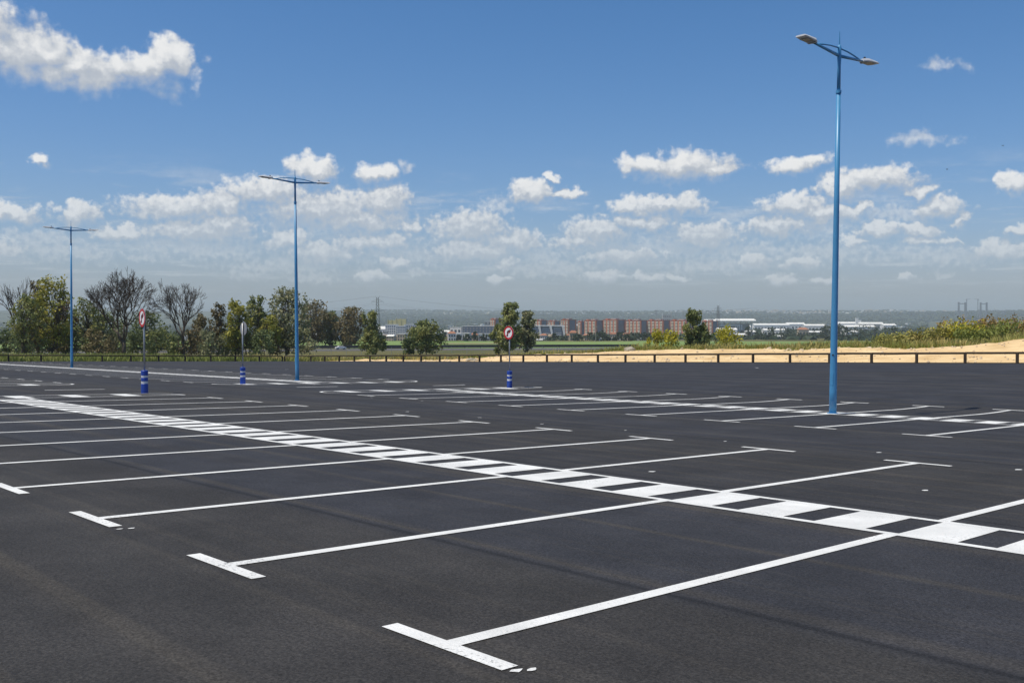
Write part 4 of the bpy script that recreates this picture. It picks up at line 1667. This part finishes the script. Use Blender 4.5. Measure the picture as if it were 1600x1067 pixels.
# red-brick apartment towers: a sunlit face with cream balconies, a shaded face at the right
def tower(px0, px1, px2, top, d, label, rows=10, cols=3):
    lit = (px1 - px0) / F_PX * d / math.cos(0.62)
    sh = (px2 - px1) / F_PX * d / math.sin(0.62)
    rz = -0.62
    xc = (px1 - 800) / F_PX * d      # near corner
    z = ground_z(xc, d) - 1
    H = top_z(top, d) - z
    t = empty('apartment_tower', (xc, d, z), rz)
    # local frame: -x goes along the lit face, +y along the shaded face
    MB().box((-lit / 2, sh / 2, H / 2), (lit, sh, H)).build('wall', MAT['brick'], t)
    MB().box((-lit / 2, sh / 2, H + .45), (lit + .8, sh + .8, .9)).build('parapet', MAT['brick'], t)
    MB().box((-lit * .45, sh * .5, H + 2.2), (lit * .35, sh * .4, 2.6)).build('roof_house', MAT['concrete'], t)
    MB().box((-lit * .85, sh * .3, H + 1.8), (lit * .16, sh * .3, 1.9)).build('roof_house', MAT['brick'], t)
    bw, fh = lit / cols * 0.60, H / (rows + 0.6)
    bm_ = MB().box((0, 0, 0), (bw, 1.3, fh * 0.46)).mesh('balcony', MAT['balcony'])
    wm_ = MB().box((0, 0, 0), (bw * .96, 0.3, fh * 0.44)).mesh('window', MAT['glassy'])
    for r_ in range(rows):
        for c in range(cols):
            xx = -lit + (c + .5) * lit / cols
            link_mesh('balcony', bm_, t, (xx, -0.5, (r_ + .65) * fh))
            link_mesh('window', wm_, t, (xx, -0.06, (r_ + 1.12) * fh))
    pm_ = MB().box((0, 0, 0), (0.3, sh * .60, fh * 0.5)).mesh('window', MAT['bluegrey'])
    for r_ in range(rows):
        link_mesh('window_band', pm_, t, (0.06, sh * .5, (r_ + .85) * fh))
    MB().box((0.15, sh * .5, H * .5), (0.2, sh * .66, H * .98)).build('panel', MAT['bluegrey'], t)
    return tag(t, label, 'apartment block', 'red-brick apartment towers')


TW = [(877, 888, 902, 500, 2050, 3, 'red brick tower just right of the white building with slanted fins'), (903, 908, 915, 503, 2120, 1, 'narrow brick tower, second right of the white building with slanted fins'), (914, 931, 945, 501, 2060, 3, 'red brick tower above the red-roofed houses at centre'),
      (944, 964, 980, 500, 2060, 4, 'red brick tower fourth from the white finned building'), (979.5, 1001, 1014, 501, 2060, 4, 'red brick tower fifth from the white finned building'), (1013.5, 1036, 1050, 501, 2060, 4, 'red brick tower behind the paired yellow-green shrubs'),
      (1050, 1072, 1086, 501, 2060, 4, 'red brick tower just left of the upright olive tree'), (1099, 1113, 1125, 502, 2060, 3, 'red brick tower just right of the upright olive tree, rightmost'),
      (836, 845, 856, 501, 2250, 2, 'red brick tower top above the white finned building, right of tree'), (857, 866, 876, 502, 2300, 2, 'brick tower top directly above the white finned building'), (766, 773, 784, 499, 2250, 2, 'red brick tower top above the long white building, left of tree')]
for (a, c, e, top, d, cols, lab) in TW:
    tower(a, c, e, top, d, lab, 10, cols)

# white building with slanted fins
d = 1650
xa = (806 - 800) / F_PX * d
W = (880 - 806) / F_PX * d
z = ground_z(xa + W / 2, d) - 1
H = top_z(509.5, d) - z
t = empty('finned_building', (xa + W / 2, d, z))
MB().box((0, 6, H / 2), (W, 12, H)).build('wall', MAT['bluegrey'], t)
MB().box((0, 5, H + .6), (W + 3, 16, 1.5)).build('roof', MAT['whitewall'], t)
for k, f in enumerate((-.5, -.26, .0, .24, .5)):
    x = f * W
    extrude_poly([(x - 2.6, H), (x + 1.2, H), (x + 4.4, 0), (x + 1.6, 0)], -3.2, -0.1).build('fin', MAT['whitewall'], t)
fl = MB().box((0, 0, 0), (W * .16, 1.0, .9)).mesh('balcony', MAT['whitewall'])
for f in (-.35, -.10, .14, .38):
    for r_ in range(6):
        link_mesh('balcony', fl, t, (f * W, -0.6, (r_ + .8) * H / 6.4))
tag(t, 'white apartment building with slanted fins and flat white roof at centre', 'apartment block')

box_building('long_apartment_block', 723, 793, 510, 1600, 14, 'bluegrey', 'long low blue-grey block with white roof edge, left of the middle sign', 'apartment block', rows=4, cols=14, win='concrete', win_frac=(.35, .55))
for (a, c, top, lab) in ((602.5, 622, 507.5, 'white apartment block with dark bands, left half of the pair below yellow building'), (619.5, 634.5, 509.5, 'lower white link block between the two white apartment blocks'), (632, 652, 507.5, 'white apartment block with dark bands, right half of the pair, by round tree')):
    box_building('apartment_block', a, c, top, 1580 if top > 508 else 1600, 14, 'whitewall', lab, 'apartment block', 'white apartment blocks', rows=5, cols=6, win='bluegrey', win_frac=(.62, .55))
# pale yellow building behind them
for (a, c, top, lab) in ((606.5, 619, 500.5, 'pale yellow block behind the white apartments, left part'), (619.5, 634.5, 498.5, 'pale yellow block behind the white apartments, right taller part')):
    o, W, H = box_building('yellow_building', a, c, top, 1900, 14, 'yellow', lab, 'building', 'pale yellow buildings', parapet=False)
    for s in (-.48, .0, .48):
        MB().box((s * W, -7.3, H / 2 + 0.6), (W * .07, .8, H + 1.2)).build('pilaster', MAT['yellow'], o)
box_building('apartment_block', 757, 790, 501.5, 2900, 20, 'concrete', 'grey distant block behind the long low block', 'apartment block', rows=3, cols=6)

# houses at the edge of the field
HS = [(606, 617, 523, 1, 0), (622, 634, 522, 1, 0), (634, 646, 521, 0, 0), (700, 712, 521, 0, 1), (712, 724, 522, 0, 0), (724, 735, 521, 0, 0), (735, 747, 523, 1, 1), (748, 757, 522, 0, 0), (757, 768, 522, 0, 0), (770, 779, 523, 0, 0),
      (845, 855, 524, 0, 1), (884, 896, 524, 1, 1), (890, 901, 520, 1, 1), (912, 921, 524, 1, 1), (927, 939, 529, 0, 0), (954, 964, 522, 1, 1), (973, 984, 523, 1, 1), (946, 958, 529, 0, 0), (962, 968, 530, 0, 0), (990, 996, 531, 0, 0), (1000, 1010, 529, 0, 0), (838, 848, 530, 0, 0), (650, 660, 525, 0, 1), (680, 694, 521, 0, 0), (690, 702, 516, 0, 0), (704, 722, 512, 0, 0), (660, 676, 518, 0, 0), (590, 602, 510, 0, 0), (600, 606, 515, 0, 0)]
hs_rank = {}
for w_ in (0, 1):
    ids = [i for i, q in enumerate(HS) if q[3] == w_]
    for i, o_ in zip(ids, rank([HS[i][0] for i in ids])):
        hs_rank[i] = o_
for i, (a, c, top, cr_, tl) in enumerate(HS):
    d = 1010 + (i * 53) % 120 if top >= 519 else 1450
    box_building('house', a, c, top, d, 8, 'cream' if cr_ else 'whitewall', 'small %s house among trees beyond the green field, %s %s one from the left' % (('cream', hs_rank[i], 'cream') if cr_ else ('white', hs_rank[i], 'white')), 'house',
                 'cream houses beyond the field' if cr_ else 'white houses beyond the field', (i % 5 - 2) * .12, 'hip' if tl else ('gable' if i % 3 == 0 else 'flat'), 1 if top > 524 else 2, 3, 'tile' if tl else 'sheet')

# trees among the houses
FT = [(596, 520, 14), (614, 525, 10), (655, 520, 12), (670, 525, 12), (693, 515, 10), (714, 524, 12), (729, 523, 12), (741, 519, 8), (749, 525, 9), (757, 522, 10), (769, 524, 14), (866, 521, 9), (906, 523, 18), (899, 521, 12), (925, 520, 14), (937, 518, 16), (944, 521, 16), (968, 519, 16), (978, 521, 14), (990, 520, 16), (1000, 522, 18), (1010, 521, 14), (860, 528, 18), (880, 527, 16), (930, 526, 10), (950, 527, 10), (975, 529, 12), (988, 528, 12), (960, 528, 8), (788, 523, 16), (776, 521, 12)]
ft_rank = rank([q[0] for q in FT])
for i, (px, top, w) in enumerate(FT):
    tree_px(px, top, w, 985 + (i * 31) % 90, 'far', 600 + i, 'dark tree among the houses beyond the green field, %s from the left' % ft_rank[i], 'round', 260, 1.15, 'trees among the houses', 'tree', 'distant_tree', 0.1, 4)

# warehouses and halls at right
WH = [(1150, 1163, 521, 1500, 'low white shed right of the yellow flowering shrub'), (1166, 1178, 516, 1700, 'white cube-shaped hall between trees right of yellow shrub'), (1176, 1232, 505.5, 3400, 'very long white warehouse roof below the wooded ridge'), (1192, 1226, 513.5, 2200, 'white warehouse with long roof left of nearest lamp'), (1205, 1222, 524, 1350, 'white hall with dark openings below the long warehouse'),
      (1228, 1256, 504, 3500, 'long white warehouse roof, left of nearest lamp'), (1256, 1288, 506.5, 3100, 'white warehouse partly hidden left beside nearest lamp'), (1252, 1284, 517, 1900, 'white low sheds by the red roof, left of nearest lamp'), (1318, 1340, 516.5, 1900, 'white shed just right of nearest lamp'), (1306, 1340, 503, 3600, 'long pale warehouse right of nearest lamp'), (1340, 1378, 503.5, 3500, 'pale warehouse below the white silo'), (1318, 1365, 508, 2700, 'grey long roof right of nearest lamp'),
      (1120, 1150, 512.5, 2000, 'white terrace of halls below the stadium roof'), (1100, 1118, 499, 2700, 'white hall edge behind the rightmost brick tower'), (1378, 1398, 506, 3300, 'white warehouse at foot of the right mound'), (1150, 1172, 508.5, 2900, 'pale hall below the right end of stadium roof')]
for i, (a, c, top, d, lab) in enumerate(WH):
    box_building('warehouse', a, c, top, d, 30, ('whitewall', 'concrete', 'whitewall')[i % 3], lab, 'warehouse', 'white warehouses', (i % 3 - 1) * .06, 'gable', 1, max(3, int((c - a) / 5)), 'sheet', win_frac=(.5, .38))
box_building('red_roof_house', 1246, 1262, 515, 1700, 12, 'cream', 'house with red tiled roof among sheds, left of nearest lamp', 'house', None, 0.1, 'hip', 1, 3, 'tile')
FT2 = [(1146, 524, 18), (1158, 528, 16), (1186, 517, 22), (1180, 526, 22), (1196, 528, 14), (1230, 512, 24), (1240, 516, 26), (1226, 522, 26), (1250, 524, 20), (1262, 523, 22), (1272, 520, 18), (1288, 511, 16), (1294, 507, 16), (1312, 508, 16), (1322, 512, 14), (1338, 522, 20), (1352, 509, 22), (1366, 511, 20), (1382, 512, 22), (1398, 510, 20), (1206, 512, 14), (1170, 511, 16), (1130, 521, 14), (1284, 520, 18), (1336, 510, 14)]
ft2_rank = rank([q[0] for q in FT2])
for i, (px, top, w) in enumerate(FT2):
    tree_px(px, top, w, 1150 + (i * 83) % 500, 'far', 700 + i, 'dark tree between the warehouses at right, %s from the left' % ft2_rank[i], 'round', 300, 1.5, 'trees between the warehouses', 'tree', 'distant_tree', 0.08, 4)

# stadium stand
d = 2600
x0_, x1_ = [(q - 800) / F_PX * d for q in (1119, 1181)]
zg = ground_z((x0_ + x1_) / 2, d)
zt = top_z(498.2, d)
t = empty('stadium', ((x0_ + x1_) / 2, d, zg))
Wd = x1_ - x0_
MB().add([(-Wd / 2, -16, zt - zg - 6.2), (Wd / 2 - 3, -16, zt - zg - 6.2), (Wd / 2 + 3, 16, zt - zg - 1.6), (-Wd / 2, 16, zt - zg - 1.6), (-Wd / 2, -16, zt - zg - 4.6), (Wd / 2 - 6, -16, zt - zg - 4.6), (Wd / 2 - 2, 16, zt - zg + .4), (-Wd / 2, 16, zt - zg + .4)],
         [(3, 2, 1, 0), (4, 5, 6, 7), (0, 1, 5, 4), (1, 2, 6, 5), (2, 3, 7, 6), (3, 0, 4, 7)]).build('roof', MAT['sheet'], t)
MB().box((-Wd * .05, 8, (zt - zg) * .33), (Wd * .8, 8, (zt - zg) * .66)).build('stand', MAT['concrete'], t)
for k in range(7):
    MB().box((Wd * (-.42 + .14 * k), 10, (zt - zg) * .45), (1.6, 1.6, (zt - zg) * .9)).build('roof_mast', MAT['whitewall'], t)
MB().box((-Wd * .18, -4.6, (zt - zg) * .56), (Wd * .5, 3, 4.2)).build('upper_tier', MAT['whitewall'], t)
for k in range(4):
    MB().box((Wd * (-.02 + .05 * k), -6.4, (zt - zg) * .42), (2.4, 2, 15)).build('stair_tower', MAT['whitewall'], t)
tag(t, 'stadium stand with long flat white cantilever roof right of the olive tree', 'stadium')

# white silo tower
o, W, H = box_building('silo', 1337, 1340.5, 496.8, 3500, 9, 'whitewall', 'slim white silo tower above warehouses right of nearest lamp', 'silo')
box_building('silo', 1340.7, 1345, 500.5, 3520, 9, 'whitewall', 'low white block attached at right of the slim silo tower', 'silo')

# floodlight mast at the edge of the field
x, y, z = at(931, 900)
t = empty('floodlight_mast', (x, y, z))
H = top_z(510.5, 900) - z
MB().tube([(0, 0, 0), (0, 0, H)], [.30, .18], 6).build('mast', MAT['concrete'], t)
MB().box((0, 0, H), (3.6, .5, .5)).build('lamp_bar', MAT['concrete'], t)
tag(t, 'slim floodlight mast at the edge of the green field', 'floodlight')

# tower cranes


def tower_crane(px, d, top, jib, label, rz=0.3):
    x, y, z = at(px, d)
    H = top_z(top, d) - z
    t = empty('tower_crane', (x, y, z), rz)
    MB().box((0, 0, H * .46), (2.0, 2.0, H * .92)).build('mast', MAT['concrete'], t)
    MB().box((jib * .3, 0, H * .93), (jib, 1.5, 1.6)).build('jib', MAT['concrete'], t)
    MB().tube([(-jib * .18, 0, H * .94), (0, 0, H), (jib * .7, 0, H * .95)], .35, 4).build('tie', MAT['concrete'], t)
    MB().box((-jib * .17, 0, H * .915), (3.5, 2, 2.5)).build('counterweight', MAT['concrete'], t)
    return tag(t, label, 'crane', 'far cranes')


tower_crane(1025, 4200, 483.5, 40, 'faint tower crane above the brick towers, left of olive tree')
tower_crane(1049, 4200, 486, 30, 'faint crane beside grey unfinished building above brick towers', 1.2)
tower_crane(1067, 4200, 485, 24, 'faint crane just left of the upright olive tree', 1.9)
box_building('unfinished_building', 1035, 1049, 491.5, 4300, 25, 'concrete', 'grey unfinished building above the brick towers', 'building', rows=4, cols=5)

# twin towers of the bridge under construction
for k, (a, c, top, lab) in enumerate([(1497.3, 1508.2, 473.3, 'dark twin-legged bridge tower, left one of two above the right mound'), (1531.5, 1541.5, 473.6, 'dark twin-legged bridge tower, right one of two above the right mound')]):
    d = 7000
    xm = ((a + c) / 2 - 800) / F_PX * d
    W = (c - a) / F_PX * d
    z = ground_z(xm, d)
    H = top_z(top, d) - z
    t = empty('bridge_tower', (xm, d, z), 0.1)
    for s in (-1, 1):
        MB().box((s * W / 2, 0, H / 2), (12.0, 12, H), 0, .72).build('leg', MAT['pylonsteel'], t)
        MB().box((s * W / 2, 0, H + 1.5), (10, 10, 6)).build('leg_head', MAT['pylonsteel'], t)
    MB().box((0, 0, H * .955), (W - 4, 7, 6)).build('cross_beam', MAT['pylonsteel'], t)
    tag(t, lab, 'bridge tower', 'bridge towers')
for (px, dir_, lab) in ((1510, -1, 'small crane on top of the left bridge tower'), (1527.5, 1, 'small crane left beside the right bridge tower')):
    d = 7000
    xm = (px - 800) / F_PX * d
    z = ground_z(xm, d)
    t = empty('tower_crane', (xm, d, z))
    H = top_z(467, d) - z
    MB().box((0, 0, H / 2), (3.4, 3.4, H)).build('mast', MAT['pylonsteel'], t)
    MB().tube([(10 * dir_, 0, H * .95), (-24 * dir_, 0, H * 1.0)], 1.3, 4).build('jib', MAT['pylonsteel'], t)
    tag(t, lab, 'crane', 'far cranes')

# ------------------------------------------------------------------ the far town and woods (masses no one could count)


def far_mass(name, m, label, cat, n, px0, px1, r0, r1, wlo, whi, hlo, hhi, seed, bands=None):
    rnd = np.random.default_rng(seed)
    b = MB()
    px, d = rnd.uniform(px0, px1, n), rnd.uniform(r0, r1, n)
    if bands is not None:
        ok = np.sin(px * bands + d * .004) + rnd.normal(size=n) * .4 >= 0.1
        px, d = px[ok], d[ok]
    x = (px - 800) / F_PX * d
    z, _ = land(x, d)
    for i in range(len(x)):
        w, h = rnd.uniform(wlo, whi), rnd.uniform(hlo, hhi)
        b.box((x[i], d[i], z[i] + h / 2 - 1), (w, w * rnd.uniform(.6, 1.2), h + 2), rnd.uniform(0, 1.5))
    return tag(b.build(name, m), label, cat, kind='stuff')


def far_wood(name, label, n, px0, px1, r0, r1, size, seed):
    rnd = np.random.default_rng(seed)
    px = rnd.uniform(px0, px1, n)
    d = r0 + (r1 - r0) * rnd.random(n)
    x = (px - 800) / F_PX * d
    z, _ = land(x, d)
    vs, fs = [], []
    for i in range(n):
        s = size * rnd.uniform(.6, 1.5)
        w = s * rnd.uniform(.9, 2.0)
        m = len(vs)
        a = rnd.uniform(0, 1.5)
        ca, sa = math.cos(a), math.sin(a)
        for (p, q, r_) in ((-1, 0, 0), (0, -1, 0), (1, 0, 0), (0, 1, 0), (-.5, -.5, .8), (.5, -.4, .9), (.4, .5, .75), (-.4, .4, .95)):
            vs.append((x[i] + (p * ca - q * sa) * w, d[i] + (p * sa + q * ca) * w, z[i] - .5 + s * r_ * rnd.uniform(.85, 1.15)))
        fs += [(m, m + 1, m + 5, m + 4), (m + 1, m + 2, m + 6, m + 5), (m + 2, m + 3, m + 7, m + 6), (m + 3, m, m + 4, m + 7), (m + 4, m + 5, m + 6, m + 7)]
    return tag(MB().add(vs, fs).build(name, LEAF['far']), label, 'woodland', kind='stuff')


far_mass('hill_town', MAT['whitewall'], 'white houses of the far town spread along the ridge at right', 'town', 1300, 1080, 1640, 9300, 11500, 9, 24, 6, 16, 1, 0.03)
far_mass('hill_town', MAT['cream'], 'pinkish blocks of the far town on the ridge at right', 'town', 420, 1130, 1640, 9300, 11300, 12, 34, 8, 20, 2, 0.05)
far_mass('hill_village', MAT['whitewall'], 'scattered white houses on the hills at left and centre', 'village', 260, 540, 1100, 8200, 11000, 9, 26, 5, 10, 3)
far_mass('valley_town', MAT['whitewall'], 'white and pale roofs of the town on the far valley floor', 'town', 1000, 560, 1420, 3300, 6000, 10, 34, 4, 9, 4, 0.02)
far_mass('near_town', MAT['cream'], 'low pale houses and yards of the town behind the field', 'town', 420, 585, 860, 1150, 1500, 6, 14, 3, 6, 5)
far_mass('left_town', MAT['whitewall'], 'pale houses glimpsed between the trees at left', 'town', 150, 0, 600, 1150, 1700, 7, 18, 4, 7, 6)
far_wood('ridge_wood', 'dark wooded slope below the far ridge', 9000, 350, 1660, 6900, 9300, 13, 1)
far_wood('ridge_wood', 'trees scattered over the far ridge top', 3000, 350, 1660, 9300, 11800, 11, 2)
far_wood('valley_wood', 'trees scattered across the far valley floor', 3600, 480, 1450, 2300, 6800, 8, 3)
far_wood('field_edge_wood', 'hedges and small trees behind the green field', 500, 560, 1420, 1120, 2000, 5, 4)
far_wood('left_valley_wood', 'trees of the valley behind the left tree line', 1500, -150, 600, 1000, 6800, 7, 5)

# ------------------------------------------------------------------ two birds high at right


def bird(px, py, d, span, label, tilt):
    v = cam_dir(px, py) * d
    t = empty('bird', (v.x, v.y, v.z + CAM_Z), tilt)
    s = span / 2
    MB().tube([(-.16, 0, 0), (-.05, 0, .01), (.08, 0, .01), (.15, 0, .02), (.19, 0, .015)], [.012, .04, .045, .028, .006], 8).build('body', MAT['bird'], t, True)
    for k in (-1, 1):
        MB().add([(.06, k * .03, .02), (.10, k * s * .5, .09), (.0, k * s, .05), (-.04, k * s * .5, .085), (-.06, k * .03, .015),
                  (.06, k * .03, .03), (.10, k * s * .5, .10), (.0, k * s, .055), (-.04, k * s * .5, .095), (-.06, k * .03, .025)],
                 [(0, 1, 3, 4), (1, 2, 3), (9, 8, 6, 5), (8, 7, 6), (0, 5, 6, 1), (1, 6, 7, 2), (2, 7, 8, 3), (3, 8, 9, 4)]).build('wing', MAT['bird'], t)
    MB().add([(-.15, -.015, 0), (-.15, .015, 0), (-.27, .05, 0), (-.27, -.05, 0), (-.15, 0, .012)], [(0, 1, 2, 3), (0, 4, 1), (3, 2, 4)]).build('tail', MAT['bird'], t)
    return tag(t, label, 'bird', 'birds in the sky')


bird(1567, 228, 150, .5, 'tiny dark bird high in the sky at the right edge', 0.5)
bird(1480, 265, 160, .45, 'tiny dark bird in the sky left of the other bird', 2.2)

# ------------------------------------------------------------------ air
hz = MB().box((0, 0, 0), (27000, 27000, 1)).build('haze', None)
zlow = min(q[2] for q in tv) - 1.0
hz.scale = (1, 1, 240.0 - zlow)
hz.location = (0, 0, (240.0 + zlow) / 2)
hm = bpy.data.materials.new('haze_air')
hm.use_nodes = True
hm.node_tree.nodes.clear()
vo = hm.node_tree.nodes.new('ShaderNodeVolumePrincipled')
vo.inputs['Color'].default_value = (0.84, 0.97, 1.0, 1)
vo.inputs['Density'].default_value = 0.00008
vo.inputs['Anisotropy'].default_value = 0.0
mo = hm.node_tree.nodes.new('ShaderNodeOutputMaterial')
hm.node_tree.links.new(vo.outputs[0], mo.inputs['Volume'])
hz.data.materials.append(hm)
tag(hz, 'thin pale haze in the air of the valley', 'haze', kind='stuff')
